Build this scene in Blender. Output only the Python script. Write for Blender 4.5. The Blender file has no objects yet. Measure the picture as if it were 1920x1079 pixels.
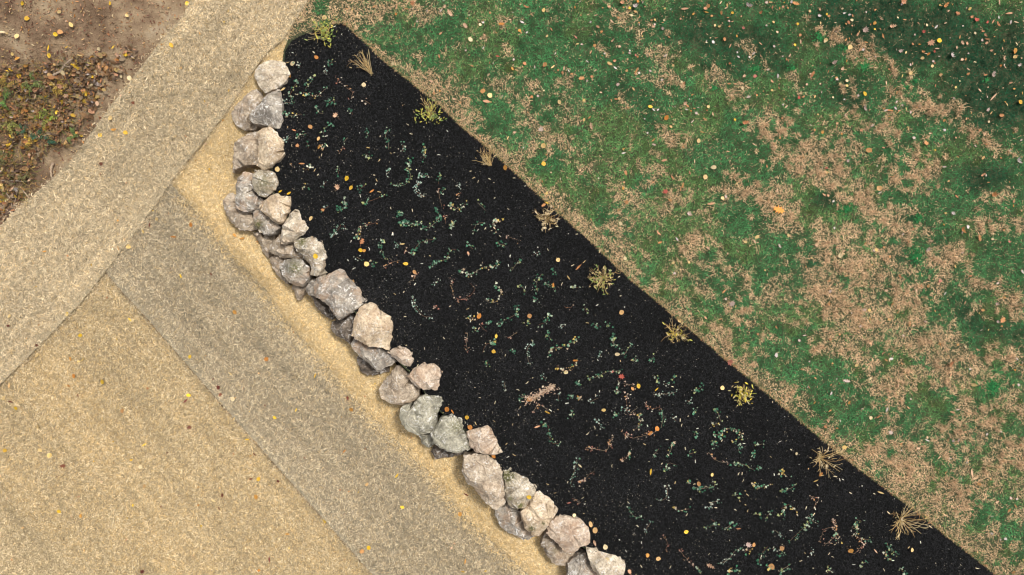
import bpy, bmesh, math, random
import numpy as np
from mathutils import Vector, noise as mnoise
from mathutils.geometry import delaunay_2d_cdt
R = math.radians
random.seed(7); rng = np.random.default_rng(11)

# ------------------------------------------------------------------ camera, sky, sun, exposure
scn = bpy.context.scene
H = 11.0            # camera height above the planting bed, metres
S = 120.0           # photo pixels per metre at bed level
cam = bpy.data.objects.new('camera', bpy.data.cameras.new('camera'))
scn.collection.objects.link(cam)
cam.location = (0, 0, H)
cam.data.sensor_width = 36; cam.data.lens = 36 * H / 16.0
cam.data.clip_end = 2000
scn.camera = cam
world = bpy.data.worlds.new('World'); scn.world = world; world.use_nodes = True
wn = world.node_tree; bg = wn.nodes['Background']
sky = wn.nodes.new('ShaderNodeTexSky'); sky.sky_type = 'NISHITA'; sky.sun_disc = False
SUN_EL, SUN_AZ = 64, 50          # azimuth: degrees clockwise from +Y (top of the photo)
sky.sun_elevation = R(SUN_EL); sky.sun_rotation = R(SUN_AZ); sky.dust_density = 4
hs = wn.nodes.new('ShaderNodeHueSaturation'); hs.inputs['Saturation'].default_value = 0.22
wn.links.new(sky.outputs[0], hs.inputs['Color']); wn.links.new(hs.outputs[0], bg.inputs['Color'])
bg.inputs['Strength'].default_value = 0.12
sun = bpy.data.objects.new('sun', bpy.data.lights.new('sun', 'SUN')); scn.collection.objects.link(sun)
sun.data.energy = 2.2; sun.data.angle = R(10); sun.data.color = (1, 0.96, 0.90)
d = Vector((math.sin(R(SUN_AZ)) * math.cos(R(SUN_EL)), math.cos(R(SUN_AZ)) * math.cos(R(SUN_EL)), math.sin(R(SUN_EL))))
sun.rotation_euler = (-d).to_track_quat('-Z', 'Y').to_euler()
scn.view_settings.view_transform = 'Standard'; scn.view_settings.look = 'None'
scn.view_settings.exposure = 0.6
scn.cycles.filter_width = 1.1; scn.render.filter_size = 1.1

# ------------------------------------------------------------------ helpers
col = scn.collection
def tag(o, label=None, cat=None, group=None, kind=None):
    if label: o['label'] = label
    if cat: o['category'] = cat
    if group: o['group'] = group
    if kind: o['kind'] = kind
    return o
def empty(name, loc):
    o = bpy.data.objects.new(name, None); col.objects.link(o); o.location = loc; o.empty_display_size = .1
    return o
def smooth(a, b, x):
    t = np.clip((x - a) / (b - a), 0, 1); return t * t * (3 - 2 * t)
_L = np.random.default_rng(3).random((256, 256))
def vnoise(x, y, s, seed=0):
    x = np.asarray(x, float) / s + 17.3 * seed + 1000; y = np.asarray(y, float) / s + 31.7 * seed + 1000
    xi = np.floor(x).astype(int); yi = np.floor(y).astype(int); fx = x - xi; fy = y - yi
    fx = fx * fx * (3 - 2 * fx); fy = fy * fy * (3 - 2 * fy)
    g = lambda a, b: _L[a & 255, b & 255]
    return (g(xi, yi) * (1 - fx) + g(xi + 1, yi) * fx) * (1 - fy) + (g(xi, yi + 1) * (1 - fx) + g(xi + 1, yi + 1) * fx) * fy
def fbm(x, y, s, seed=0, o=4):
    t = 0; a = .5; n = 0
    for k in range(o):
        t = t + a * vnoise(x, y, s / 2 ** k, seed + k * 5); n += a; a *= .5
    return t / n
def inside(poly, x, y):
    x = np.asarray(x, float); y = np.asarray(y, float); r = np.zeros(x.shape, bool)
    n = len(poly)
    for i in range(n):
        x0, y0 = poly[i]; x1, y1 = poly[(i + 1) % n]
        if y0 == y1: continue
        c = ((y0 > y) != (y1 > y)) & (x < (x1 - x0) * (y - y0) / (y1 - y0) + x0)
        r ^= c
    return r
def seg_dist(poly, x, y, closed=True):
    d = np.full(np.shape(x), 1e9); px = np.array(x, float); py = np.array(y, float)
    n = len(poly)
    for i in range(n if closed else n - 1):
        x0, y0 = poly[i]; x1, y1 = poly[(i + 1) % n]
        dx, dy = x1 - x0, y1 - y0; L = dx * dx + dy * dy
        if L == 0: continue
        t = np.clip(((x - x0) * dx + (y - y0) * dy) / L, 0, 1)
        qx = x0 + t * dx; qy = y0 + t * dy; e = np.hypot(x - qx, y - qy)
        m = e < d; d = np.where(m, e, d); px = np.where(m, qx, px); py = np.where(m, qy, py)
    return d, px, py
def PW(px, py, z):
    k = (H - z) / H / S
    return (np.asarray(px) - 960) * k, (539.5 - np.asarray(py)) * k
def P(px, py, z=0):
    x, y = PW(px, py, z); return Vector((float(x), float(y), float(z)))

# ------------------------------------------------------------------ layout of the ground (traced outlines)
WALL = [(570, 0), (545, 60), (533, 95), (526, 150), (518, 200), (512, 280), (508, 330), (514, 375), (540, 412), (570, 455), (598, 500),
        (632, 545), (672, 595), (712, 640), (750, 682), (785, 715), (805, 755), (840, 785), (895, 825), (935, 880), (975, 930), (1020, 975),
        (1075, 1010), (1130, 1060), (1220, 1140), (1600, 1520)]
UPPER = [(570, -60000)] + WALL + [(60000, 59920), (60000, -60000)]
BEDLINE = [(622, 46), (640, 42), (650, 47), (669, 65), (691, 85), (712, 107), (733, 124), (755, 141), (776, 158), (797, 175), (818, 191), (845, 217), (873, 243), (900, 264), (929, 290), (961, 318), (1012, 367), (1060, 410),
       (1104, 449), (1136, 480), (1179, 520), (1240, 571), (1293, 616), (1362, 674), (1401, 706), (1432, 732), (1476, 768), (1552, 832), (1600, 870), (1637, 898), (1697, 943), (1735, 972), (1780, 1008), (1870, 1079), (1960, 1152), (2700, 1750)]
BED = [(570, 62), (600, 52)] + BEDLINE + [(2700, 2620), (1600, 1520), (1220, 1140), (1130, 1060), (1075, 1010), (1020, 975), (975, 930), (935, 880), (895, 825), (840, 785),
       (805, 755), (785, 715), (750, 682), (712, 640), (672, 595), (632, 545), (598, 500), (570, 455), (540, 412), (514, 375), (508, 330),
       (512, 280), (518, 200), (526, 150), (533, 95), (545, 75)]
BLA = [(358, 0), (640, -900), (900, -900), (582, -5), (560, 30), (528, 78), (505, 95), (470, 140), (432, 200), (380, 268), (330, 328), (305, 365), (262, 425), (196, 512),
       (150, 570), (70, 652), (0, 722), (-900, 1560), (-900, 900), (0, 425), (40, 385), (95, 340), (140, 295), (160, 265), (185, 232), (215, 190), (255, 140), (300, 80), (345, 30)]
BLB = [(318, 344), (345, 370), (375, 404), (410, 446), (447, 490), (500, 545), (524, 587), (567, 634), (614, 686), (656, 738), (738, 820), (819, 901), (868, 965), (942, 1031), (983, 1069), (1650, 1850), (1350, 1850),
       (700, 1079), (600, 965), (480, 830), (400, 740), (330, 660), (270, 590), (232, 550), (196, 508), (262, 425)]
BLC = [(196, 512), (236, 560), (274, 600), (334, 668), (404, 750), (484, 840), (604, 975), (706, 1090), (1350, 1850), (-900, 1850), (-900, 1560), (0, 718), (70, 648), (150, 566)]
def zlow(x, y):
    dd = 0.03 + 0.50 * smooth(60, 430, y + 0.12 * (500 - x))
    corner = smooth(330, 60, x + y * .75)      # the bank rises a little into the wood
    return -dd + 0.18 * corner + 0.02 * (fbm(x, y, 260, 3, 3) - .5)
def zup(x, y):
    return 0.012 * (fbm(x, y, 180, 8, 3) - .5) * 2
_bedline = BEDLINE
def zbed(x, y):
    dd, _, _ = seg_dist(BED, x, y)
    e = smooth(0, 7, dd)
    return zup(x, y) - .02 + .055 * e + e * (0.035 * (fbm(x, y, 60, 21, 3) - .5) + .034 * (fbm(x, y, 9, 25, 2) - .5))

# ------------------------------------------------------------------ materials
def mat_new(name):
    m = bpy.data.materials.new(name); m.use_nodes = True
    return m, m.node_tree, m.node_tree.nodes['Principled BSDF']
def mat_attr(name, rough=.7, spec=.2, trans=0, attr='tint'):
    m, nt, b = mat_new(name)
    a = nt.nodes.new('ShaderNodeAttribute'); a.attribute_name = attr
    nt.links.new(a.outputs['Color'], b.inputs['Base Color'])
    b.inputs['Roughness'].default_value = rough; b.inputs['Specular IOR Level'].default_value = spec
    return m
def mat_noise(name, stops, scale=8, rough=.9, bump=.4, bdist=.02, detail=8, spec=.2, scale2=60):
    m, nt, b = mat_new(name); N = nt.nodes; Lk = nt.links
    tc = N.new('ShaderNodeTexCoord'); n = N.new('ShaderNodeTexNoise'); n.inputs['Scale'].default_value = scale
    n.inputs['Detail'].default_value = detail; n.inputs['Roughness'].default_value = .65
    Lk.new(tc.outputs['Object'], n.inputs['Vector'])
    r = N.new('ShaderNodeValToRGB'); cr = r.color_ramp
    while len(cr.elements) < len(stops): cr.elements.new(.5)
    for e, (p, c) in zip(cr.elements, stops): e.position = p; e.color = (*c, 1)
    Lk.new(n.outputs[0], r.inputs[0]); Lk.new(r.outputs[0], b.inputs['Base Color'])
    n2 = N.new('ShaderNodeTexNoise'); n2.inputs['Scale'].default_value = scale2; n2.inputs['Detail'].default_value = 6
    Lk.new(tc.outputs['Object'], n2.inputs['Vector'])
    bp = N.new('ShaderNodeBump'); bp.inputs['Strength'].default_value = bump; bp.inputs['Distance'].default_value = bdist
    Lk.new(n2.outputs[0], bp.inputs['Height']); Lk.new(bp.outputs[0], b.inputs['Normal'])
    b.inputs['Roughness'].default_value = rough; b.inputs['Specular IOR Level'].default_value = spec
    return m
M = {}
M['fibre'] = mat_attr('straw_fibre', .75, .15)
M['blade'] = mat_attr('grass_blade', .7, .08)
M['chip'] = mat_attr('mulch_chip', .85, .12)
M['leaf'] = mat_attr('leaf', .6, .25)
M['bark'] = mat_attr('twig_bark', .8, .15)
M['soil'] = mat_noise('soil', [(.3, (.085, .052, .030)), (.46, (.17, .112, .068)), (.58, (.27, .195, .118)), (.72, (.33, .27, .185))], 1.6, .95, .8, .03, 10)
M['lawn'] = mat_noise('lawn_soil', [(.3, (.02, .035, .014)), (.55, (.045, .052, .024)), (.75, (.12, .10, .055))], 5, .95, .6, .02)
M['mulch'] = mat_noise('black_mulch', [(.3, (.003, .003, .003)), (.55, (.008, .008, .008)), (.75, (.02, .019, .018))], 30, .95, 1, .02, spec=.05, scale2=90)
M['mat_a'] = mat_noise('blanket_pale', [(.3, (.20, .165, .10)), (.7, (.38, .31, .20))], 18, .95, .6, .02)
M['mat_b'] = mat_noise('blanket_grey', [(.3, (.12, .10, .065)), (.7, (.29, .245, .17))], 18, .95, .6, .02)
M['mat_c'] = mat_noise('blanket_gold', [(.3, (.17, .125, .065)), (.7, (.37, .29, .16))], 18, .95, .6, .02)
M['mat_d'] = mat_noise('loose_straw_bed', [(.3, (.36, .26, .13)), (.7, (.50, .38, .20))], 18, .95, .6, .02)

# ------------------------------------------------------------------ numpy mesh building
def np_mesh(name, V, F, mats, tint=None, midx=None, smooth_=False):
    me = bpy.data.meshes.new(name)
    nv = len(V); me.vertices.add(nv); me.vertices.foreach_set('co', np.ascontiguousarray(V, dtype=np.float32).ravel())
    nf, k = F.shape
    me.loops.add(nf * k); me.loops.foreach_set('vertex_index', np.ascontiguousarray(F, dtype=np.int32).ravel())
    me.polygons.add(nf); me.polygons.foreach_set('loop_start', np.arange(0, nf * k, k, dtype=np.int32))
    me.polygons.foreach_set('loop_total', np.full(nf, k, dtype=np.int32))
    for m in mats: me.materials.append(m)
    if midx is not None: me.polygons.foreach_set('material_index', midx.astype(np.int32))
    me.polygons.foreach_set('use_smooth', np.full(nf, smooth_))
    me.update(calc_edges=True)
    if tint is not None:
        a = me.attributes.new('tint', 'FLOAT_COLOR', 'POINT')
        c = np.ones((nv, 4), np.float32); c[:, :3] = tint; a.data.foreach_set('color', c.ravel())
    return me
def add_obj(name, me, parent=None):
    o = bpy.data.objects.new(name, me); col.objects.link(o); o.parent = parent
    return o
def axis(lo, hi, step, far=60000):
    a = list(np.arange(lo, hi + .1, step)); s = step; x = a[-1]
    while x < far: s *= 1.35; x += s; a.append(x)
    s = step; x = a[0]; pre = []
    while x > -far: s *= 1.35; x -= s; pre.append(x)
    return np.array(pre[::-1] + a)
def sheet(poly, zf, step, lo=(-260, -260), hi=(2180, 1340), far=0):
    gx = axis(lo[0], hi[0], step, far if far else hi[0]); gy = axis(lo[1], hi[1], step, far if far else hi[1])
    if not far: gx = np.arange(lo[0], hi[0], step); gy = np.arange(lo[1], hi[1], step)
    X, Y = np.meshgrid(gx, gy); nx = len(gx); ny = len(gy)
    jj, ii = np.meshgrid(np.arange(nx - 1), np.arange(ny - 1)); jj = jj.ravel(); ii = ii.ravel()
    F = np.stack([(ii + 1) * nx + jj, (ii + 1) * nx + jj + 1, ii * nx + jj + 1, ii * nx + jj], 1)
    x = X.ravel().copy(); y = Y.ravel().copy()
    if poly:
        F = F[inside(poly, x[F].mean(1), y[F].mean(1))]
        cnt = np.bincount(F.ravel(), minlength=len(x)); b = np.where((cnt > 0) & (cnt < 4))[0]
        dd, qx, qy = seg_dist(poly, x[b], y[b]); near = dd < step * 1.2
        x[b[near]] = qx[near]; y[b[near]] = qy[near]
    used = np.unique(F); remap = np.full(len(x), -1); remap[used] = np.arange(len(used)); F = remap[F]
    x = x[used]; y = y[used]; z = zf(x, y); wx, wy = PW(x, y, z)
    return np.stack([wx, wy, z], 1), F
def ribbons(px, py, z0, L, W, heading, curl, lift, tint, K=3, droop=0, taper=False):
    """flat curved strips lying on the ground; px,py in photo pixels, sizes in metres"""
    n = len(px); X, Y = PW(px, py, z0); t = np.linspace(0, 1, K + 1)
    ang = heading[:, None] + curl[:, None] * (t[None, :] - .5)
    stepv = (L / K)[:, None]; dx = np.cos(ang) * stepv; dy = np.sin(ang) * stepv
    cx = np.concatenate([np.zeros((n, 1)), np.cumsum(dx[:, :-1], 1)], 1) + X[:, None]
    cy = np.concatenate([np.zeros((n, 1)), np.cumsum(dy[:, :-1], 1)], 1) + Y[:, None]
    cz = z0[:, None] + lift[:, None] * (t if not droop else np.sin(t * np.pi * .95))[None, :] + .002
    w = W[:, None] * (np.ones(K + 1) if not taper else np.linspace(1, .25, K + 1))[None, :] * .5
    nx_, ny_ = -np.sin(ang), np.cos(ang); roll = (rng.random(n) - .5)[:, None] * 1.2
    A = np.stack([cx + nx_ * w, cy + ny_ * w, cz + w * roll], 2); B = np.stack([cx - nx_ * w, cy - ny_ * w, cz - w * roll], 2)
    V = np.stack([A, B], 2).reshape(n * (K + 1) * 2, 3)
    base = (np.arange(n) * (K + 1) * 2)[:, None] + (np.arange(K) * 2)[None, :]
    F = np.stack([base, base + 1, base + 3, base + 2], 2).reshape(-1, 4)
    T = np.repeat(tint, (K + 1) * 2, axis=0)
    return V, F, T
def merge(parts):
    V = []; F = []; T = []; I = []; o = 0
    for (v, f, t, i) in parts:
        V.append(v); F.append(f + o); T.append(np.zeros((len(v), 3)) if t is None else t); I.append(np.full(len(f), i)); o += len(v)
    return np.concatenate(V), np.concatenate(F), np.concatenate(T), np.concatenate(I)
def scatter(poly, dens, lo=(-200, -200), hi=(2120, 1280)):
    n = int((hi[0] - lo[0]) * (hi[1] - lo[1]) / S / S * dens)
    x = rng.uniform(lo[0], hi[0], n); y = rng.uniform(lo[1], hi[1], n); m = inside(poly, x, y)
    return x[m], y[m]
def mixcol(pal, w):
    """pal list of colours, w array of weights (n,len) -> picks one per row"""
    w = np.asarray(w, float); w = w / w.sum(1, keepdims=True); c = np.cumsum(w, 1); r = rng.random(len(w))[:, None]
    k = (r > c).sum(1).clip(0, len(pal) - 1); return np.array(pal)[k]

# ------------------------------------------------------------------ the low ground and the wood's edge
V, F = sheet(None, lambda x, y: zlow(x, y) + (.05 * (fbm(x, y, 50, 40, 4) - .5) + .035 * (fbm(x, y, 9, 41, 2) - .5)) * smooth(640, 420, x + y) , 7, far=60000)
tag(add_obj('soil_ground', np_mesh('soil_ground', V, F, [M['soil']], smooth_=False)), 'bare brown soil under and beyond the straw blankets', 'ground', kind='structure')

# straw: two-way mixes, streaks run with the rolls
def streak(x, y, ang, s, seed):
    c, s_ = math.cos(R(ang)), math.sin(R(ang)); u = x * c + y * s_; v = -x * s_ + y * c
    return fbm(u / 9, v, s, seed, 3)
def rakes(x, y, ang):
    c, s_ = math.cos(R(ang)), math.sin(R(ang)); u = x * c + y * s_; v = -x * s_ + y * c
    v = v + 3 * (fbm(u, v, 90, 7, 2) - .5)
    return .16 * smooth(.50, .72, fbm(u / 40, v, 16, 87, 2)) - .10 * smooth(.52, .72, fbm(u / 40, v, 22, 89, 2))
def straw_layer(poly, zf, dens, pal, wf, Lr, Wr, lift=.012, jit=4, mul=(1, 1, 1), sa=48):
    x, y = scatter(poly, dens); n = len(x); z = zf(x, y); jt = jit * rng.normal(0, 1, (2, n)); x = x + jt[0]; y = y + jt[1]
    t = np.array(mul)[None] * mixcol(pal, wf(x, y)) * rng.uniform(.42, 1.5, (n, 1)) * ((0.79 + .20 * fbm(x, y, 5, 77, 2) + .20 * fbm(x, y, 50, 79, 3)) * (1.02 - .22 * smooth(.54, .72, streak(x, y, sa, 7, 61)) - .04 * smooth(.5, .7, streak(x, y, sa, 40, 63)) - .6 * rakes(x, y, sa)))[:, None]
    return ribbons(x, y, z, rng.uniform(*Lr, n), rng.uniform(*Wr, n), rng.uniform(0, 6.283, n), rng.normal(0, 1.1, n), rng.uniform(-.3, 1, n) * lift, t, 3, 1)
PALE, GREY, DARK, GOLD, CREAM = (.62, .50, .335), (.40, .335, .235), (.13, .10, .065), (.62, .44, .22), (.86, .74, .54)
def add_blanket(poly, off, seed, m, wf, label, ridge=None, dens=6400, mul=(1, 1, 1), sa=48):
    def zf(x, y):
        z = zlow(x, y) + off + .016 * (fbm(x, y, 40, seed, 3) - .5)
        if ridge: 
            dd, _, _ = seg_dist(ridge, x, y, False); z = z + .025 * np.exp(-(dd / 9) ** 2)
        return z
    V, F = sheet(poly, zf, 5, lo=(-300, -300), hi=(1400, 1400))
    rv, rf, rt = straw_layer(poly, zf, dens, [PALE, GREY, DARK, GOLD, CREAM], wf, (.02, .068), (.0028, .0046), jit=5, mul=mul, sa=sa)
    V, F, T, I = merge([(V, F, None, 0), (rv, rf, rt, 1)])
    o = add_obj('straw_blanket', np_mesh('straw_blanket', V, F, [m, M['fibre']], T, I))
    return tag(o, label, 'straw blanket', 'overlapping straw erosion blankets')
SEAM_A = BLA[8:17]; SEAM_B = BLC[0:8]
def wA(x, y):
    k = streak(x, y, 128, 34, 5); dd, _, _ = seg_dist(SEAM_A, x, y, False); e = np.exp(-(dd / 24) ** 2)
    top = smooth(330, 0, y)
    return np.stack([1.0 + 1.2 * e + .5 * top, .9 - .5 * top + 1.2 * (k - .5), .36 + .9 * (k - .5) + .1 * smooth(0, 500, y) - .15 * e, .30 + .25 * top - .4 * (k - .5), .42 + .3 * e + .2 * top], 1).clip(.02)
def wB(x, y):
    k = streak(x, y, 48, 40, 15); g = smooth(330, 560, x * .72 + y * .0 + 120 * fbm(x, y, 200, 3, 2))
    dd, _, _ = seg_dist(SEAM_B, x, y, False); e = smooth(60, 8, dd)
    return np.stack([.9 + .5 * e, 1.0 + 1.4 * (k - .5), .52 + 1.2 * (k - .5) - .25 * e, .16 + .3 * e * 0, .42 + .35 * e], 1).clip(.02)
def wC(x, y):
    k = streak(x, y, 48, 46, 25); e = smooth(150, -60, x + (1000 - y) * .75 * -1 + 60)
    low = smooth(40, -20, (x - 0) * .8 - (y - 950)) 
    return np.stack([1.0 + .8 * low, .55 + 1.2 * (k - .5) + .3 * low, .26 + .7 * (k - .5), .85 - .8 * (k - .5) - .6 * low, .30 + .2 * low], 1).clip(.02)
add_blanket(BLC, .022, 31, M['mat_c'], wC, 'golden straw blanket filling the lower left corner of the slope', mul=(.79, .745, .645))
add_blanket(BLB, .040, 32, M['mat_b'], wB, 'grey straw blanket strip lying parallel to the boulder wall', BLC[0:8], mul=(.72, .69, .625))
add_blanket(BLA, .060, 33, M['mat_a'], wA, 'pale straw blanket strip running diagonally beside the bare woodland soil', SEAM_A, mul=(.90, .855, .77), sa=128)
# loose golden straw along the foot of the wall
STR = [(582, -5), (560, 30), (545, 60), (533, 95), (560, 150), (560, 400), (700, 560), (850, 740), (1000, 900), (1180, 1079), (1500, 1400), (1300, 1400), (960, 1079), (868, 985),
       (790, 890), (656, 758), (580, 670), (510, 590), (440, 503), (395, 450), (365, 415), (340, 380), (312, 344), (330, 328), (380, 268), (432, 200), (470, 140), (505, 95), (528, 78), (560, 30)]
STR2 = STR
zd0 = lambda x, y: zlow(x, y) + .012 + .012 * (fbm(x, y, 40, 36, 3) - .5)
zd = lambda x, y: zd0(x, y) + .048 * smooth(20, 0, seg_dist(BLB[1:17], x, y, False)[0])
V, F = sheet(STR2, zd0, 5, lo=(200, -60), hi=(1500, 1400))
tag(add_obj('straw_path', np_mesh('straw_path', V, F, [M['mat_d']], smooth_=True)), 'strip of golden straw ground at the foot of the boulder wall', 'ground', kind='structure')
def wD(x, y):
    k = fbm(x, y, 70, 55, 3); return np.stack([.7 + 0 * k, .12 + .5 * (k - .5), .10 + .3 * (k - .5), 1.5 + 0 * k, .5 + 0 * k], 1).clip(.02)
rv, rf, rt = straw_layer(STR2, zd, 5200, [(.74, .58, .33), (.44, .33, .18), (.24, .15, .06), (.74, .51, .21), (.90, .73, .43)], wD, (.02, .06), (.003, .005), .008, jit=9, mul=(.83, .825, .86))
tag(add_obj('loose_straw', np_mesh('loose_straw', rv, rf, [M['fibre']], rt)), 'loose golden chopped straw along the foot of the boulders', 'straw', kind='stuff')

# ------------------------------------------------------------------ lawn, bed and mulch
V, F = sheet(UPPER, zup, 8, far=60000)
tag(add_obj('lawn', np_mesh('lawn', V, F, [M['lawn']], smooth_=True)), 'patchy green and tan lawn above the planting bed', 'lawn', kind='structure')
# earth face behind the boulders
wl = WALL; V = []; Fq = []
for i, (x, y) in enumerate(wl):
    V.append(P(x, y, -.005)); V.append(P(x - 4, y + 3, -.4)); V.append(P(x - 8, y + 6, -.85))
for i in range(len(wl) - 1):
    for k in range(2): Fq.append((3 * i + k, 3 * i + k + 1, 3 * i + 4 + k, 3 * i + 3 + k))
me = np_mesh('earth_bank', np.array([tuple(v) for v in V]), np.array(Fq), [M['mulch']]); tag(add_obj('earth_bank', me), 'dark earth face behind the boulder wall', 'ground', kind='structure')
V, F = sheet(BED, zbed, 3, lo=(480, 20), hi=(2180, 1340))
tag(add_obj('mulch_bed', np_mesh('mulch_bed', V, F, [M['mulch']], smooth_=True)), 'long wedge of black mulch between the boulder wall and the lawn', 'planting bed', kind='structure')
def gz(x, y):
    x = np.atleast_1d(np.asarray(x, float)); y = np.atleast_1d(np.asarray(y, float))
    return np.where(inside(BED, x, y), zbed(x, y), np.where(inside(UPPER, x, y), zup(x, y), zlow(x, y) + np.where(inside(BLA, x, y), .062, np.where(inside(BLB, x, y), .045, .025))))
# chips
BEDX = [(x, y) for x, y in BED]
xe, ye = scatter(BEDX, 2600, (500, 30), (2120, 1280))
n = len(xe); z = zbed(xe, ye)
t = np.array([.0095, .0093, .0096])[None] * rng.uniform(.4, 2.2, (n, 1)) * (.5 + 1.0 * fbm(xe, ye, 60, 131, 3))[:, None]
lo_ = rng.random(n)
v1 = ribbons(xe, ye, z + rng.uniform(0, .008, n), rng.uniform(.012, .045, n), rng.uniform(.004, .010, n), rng.uniform(0, 6.28, n), rng.normal(0, .4, n), rng.uniform(0, .012, n), t, 1)
# pale splinters, more of them close to the wall
xe, ye = scatter(BEDX, 420, (500, 30), (2120, 1280)); dd, _, _ = seg_dist(WALL, xe, ye, False)
keep = rng.random(len(xe)) < (.20 + .75 * np.exp(-dd / 90)) * (.2 + 1.3 * vnoise(xe, ye, 45, 9)); xe = xe[keep]; ye = ye[keep]; n = len(xe)
t = mixcol([(.50, .42, .30), (.26, .22, .17), (.11, .10, .085), (.65, .62, .55)], np.tile([.35, 1.0, 3.0, .15], (n, 1)))
v2 = ribbons(xe, ye, zbed(xe, ye) + .012, rng.uniform(.006, .02, n), rng.uniform(.003, .007, n), rng.uniform(0, 6.28, n), np.zeros(n), rng.uniform(0, .01, n), t, 1)
xe, ye = scatter(BEDX, 7, (500, 30), (2120, 1280)); n = len(xe)
t = mixcol([(.60, .50, .33), (.70, .66, .55), (.5, .36, .18)], np.tile([1, .6, .5], (n, 1)))
v3 = ribbons(xe, ye, zbed(xe, ye) + .015, rng.uniform(.02, .055, n), rng.uniform(.006, .012, n), rng.uniform(0, 6.28, n), rng.normal(0, .8, n), rng.uniform(0, .01, n), t, 2)
V, F, T, I = merge([(*v1, 0), (*v2, 0), (*v3, 0)])
tag(add_obj('mulch_chips', np_mesh('mulch_chips', V, F, [M['chip']], T)), 'shredded black bark chips flecked with pale splinters', 'mulch', kind='stuff')

# lawn patches: (cx, cy, rx, ry, angle, strength) of tan, dormant grass traced from the photo
TAN = [(556, 68, 36, 34, -40, 1.6), (562, 15, 34, 46, 0, 1.6), (822, 192, 62, 20, 42, 1.3), (690, 15, 110, 24, 0, .8), (600, 25, 40, 30, 0, .7), (735, 45, 30, 18, 40, .6), (870, 240, 50, 16, 42, 1), (790, 150, 40, 14, 42, .6),
       (930, 60, 30, 40, 0, .45), (1000, 235, 50, 30, 40, .3), (960, 170, 50, 26, 30, .35), (1232, 100, 18, 34, -20, .8), (1262, 152, 30, 18, 20, .9), (1325, 45, 50, 18, 25, .5), (1318, 140, 26, 6, 35, .8),
       (1425, 115, 60, 18, 45, .75), (1500, 150, 60, 14, 42, .55), (1550, 65, 40, 22, 10, .8), (1610, 95, 45, 22, 42, 1.1), (1660, 130, 50, 18, 42, 1.1), (1720, 185, 55, 26, 40, 1.2), (1765, 205, 35, 26, 30, 1.1),
       (1835, 255, 50, 24, 25, 1.1), (1440, 235, 50, 30, 30, .9), (1258, 260, 32, 16, 15, .9), (1415, 190, 36, 12, 20, .7), (1590, 180, 24, 30, -40, .8), (1650, 235, 40, 20, 30, .8), (1620, 250, 40, 20, 10, .5),
       (1505, 300, 60, 34, 15, 1), (1560, 300, 40, 30, 10, .8), (1385, 350, 36, 20, 55, 1.1), (1430, 370, 60, 26, 25, 1), (1455, 330, 50, 26, 20, .6), (1620, 370, 32, 28, 30, 1.1), (1665, 410, 60, 24, 38, 1.1), (1700, 325, 46, 44, 30, .9),
       (1690, 280, 60, 22, 20, .6), (1560, 350, 40, 14, 35, .9), (1545, 465, 24, 22, 40, .9), (1480, 440, 40, 22, 40, .5), (1600, 515, 60, 36, 30, 1), (1520, 545, 36, 22, 10, .9), (1570, 580, 50, 30, 10, .9), (1625, 600, 44, 28, 20, 1),
       (1775, 480, 40, 28, 10, 1.3), (1705, 570, 30, 30, 0, 1), (1690, 545, 26, 16, 0, .8), (1840, 530, 40, 16, 40, .8), (1860, 425, 52, 20, 15, .8), (1850, 370, 30, 14, 20, .6), (1895, 560, 40, 22, 20, 1.0), (1740, 420, 30, 20, 0, .7), (1740, 315, 30, 26, 0, .8),
       (1720, 640, 56, 28, 15, 1), (1790, 625, 26, 20, 0, .7), (1680, 720, 46, 30, 10, 1.1), (1780, 705, 50, 26, 25, .9), (1840, 670, 34, 20, 0, 1.1), (1885, 675, 26, 16, 0, .9), (1850, 775, 54, 26, 20, 1), (1890, 850, 40, 50, 0, .9), (1790, 815, 40, 24, 10, .8),
       (1555, 650, 42, 22, 0, 1), (1585, 735, 26, 12, 20, .7), (1690, 880, 46, 40, 30, 1), (1660, 845, 30, 20, 0, .8), (1800, 930, 50, 34, 30, .9), (1850, 1000, 50, 30, 20, .6), (1760, 960, 30, 16, 20, .5),
       (1350, 640, 56, 30, 42, 1.1), (1385, 600, 44, 30, 30, .8), (1480, 740, 40, 12, 42, .9), (1310, 470, 30, 16, 15, .9), (1365, 500, 36, 16, 15, .9), (1220, 365, 22, 12, 0, .6), (1230, 405, 22, 12, 0, .5), (1100, 420, 60, 20, 45, .7),
       (1130, 440, 40, 16, 45, .7), (1430, 545, 30, 30, 20, .7), (1450, 590, 60, 18, 10, .6), (1410, 700, 30, 14, 42, .8), (1050, 110, 30, 14, 0, .35), (1160, 200, 40, 20, 0, .4), (1170, 300, 50, 26, 0, .35), (1550, 820, 40, 20, 42, .7), (940, 280, 40, 16, 42, .6), (1760, 1000, 30, 14, 42, .6)]
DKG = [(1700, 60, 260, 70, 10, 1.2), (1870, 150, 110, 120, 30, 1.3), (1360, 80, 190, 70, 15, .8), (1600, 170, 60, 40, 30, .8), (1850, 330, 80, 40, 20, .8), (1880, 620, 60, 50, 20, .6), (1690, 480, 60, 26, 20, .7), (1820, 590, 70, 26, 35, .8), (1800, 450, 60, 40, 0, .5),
       (1160, 60, 120, 60, 0, .45), (1180, 190, 90, 40, 40, .5), (1240, 240, 40, 20, 30, .6), (1520, 500, 36, 22, 20, .7), (1700, 400, 24, 12, 0, .8), (1550, 375, 34, 22, 0, .7), (1780, 395, 30, 18, 0, .5), (1340, 330, 60, 30, 30, .3), (1120, 310, 40, 20, 40, .4), (1650, 700, 24, 30, 0, .5), (1760, 770, 26, 14, 0, .7), (1560, 720, 60, 20, 30, .4), (1500, 220, 40, 20, 30, .4), (1380, 175, 50, 24, 30, .5)]
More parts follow.
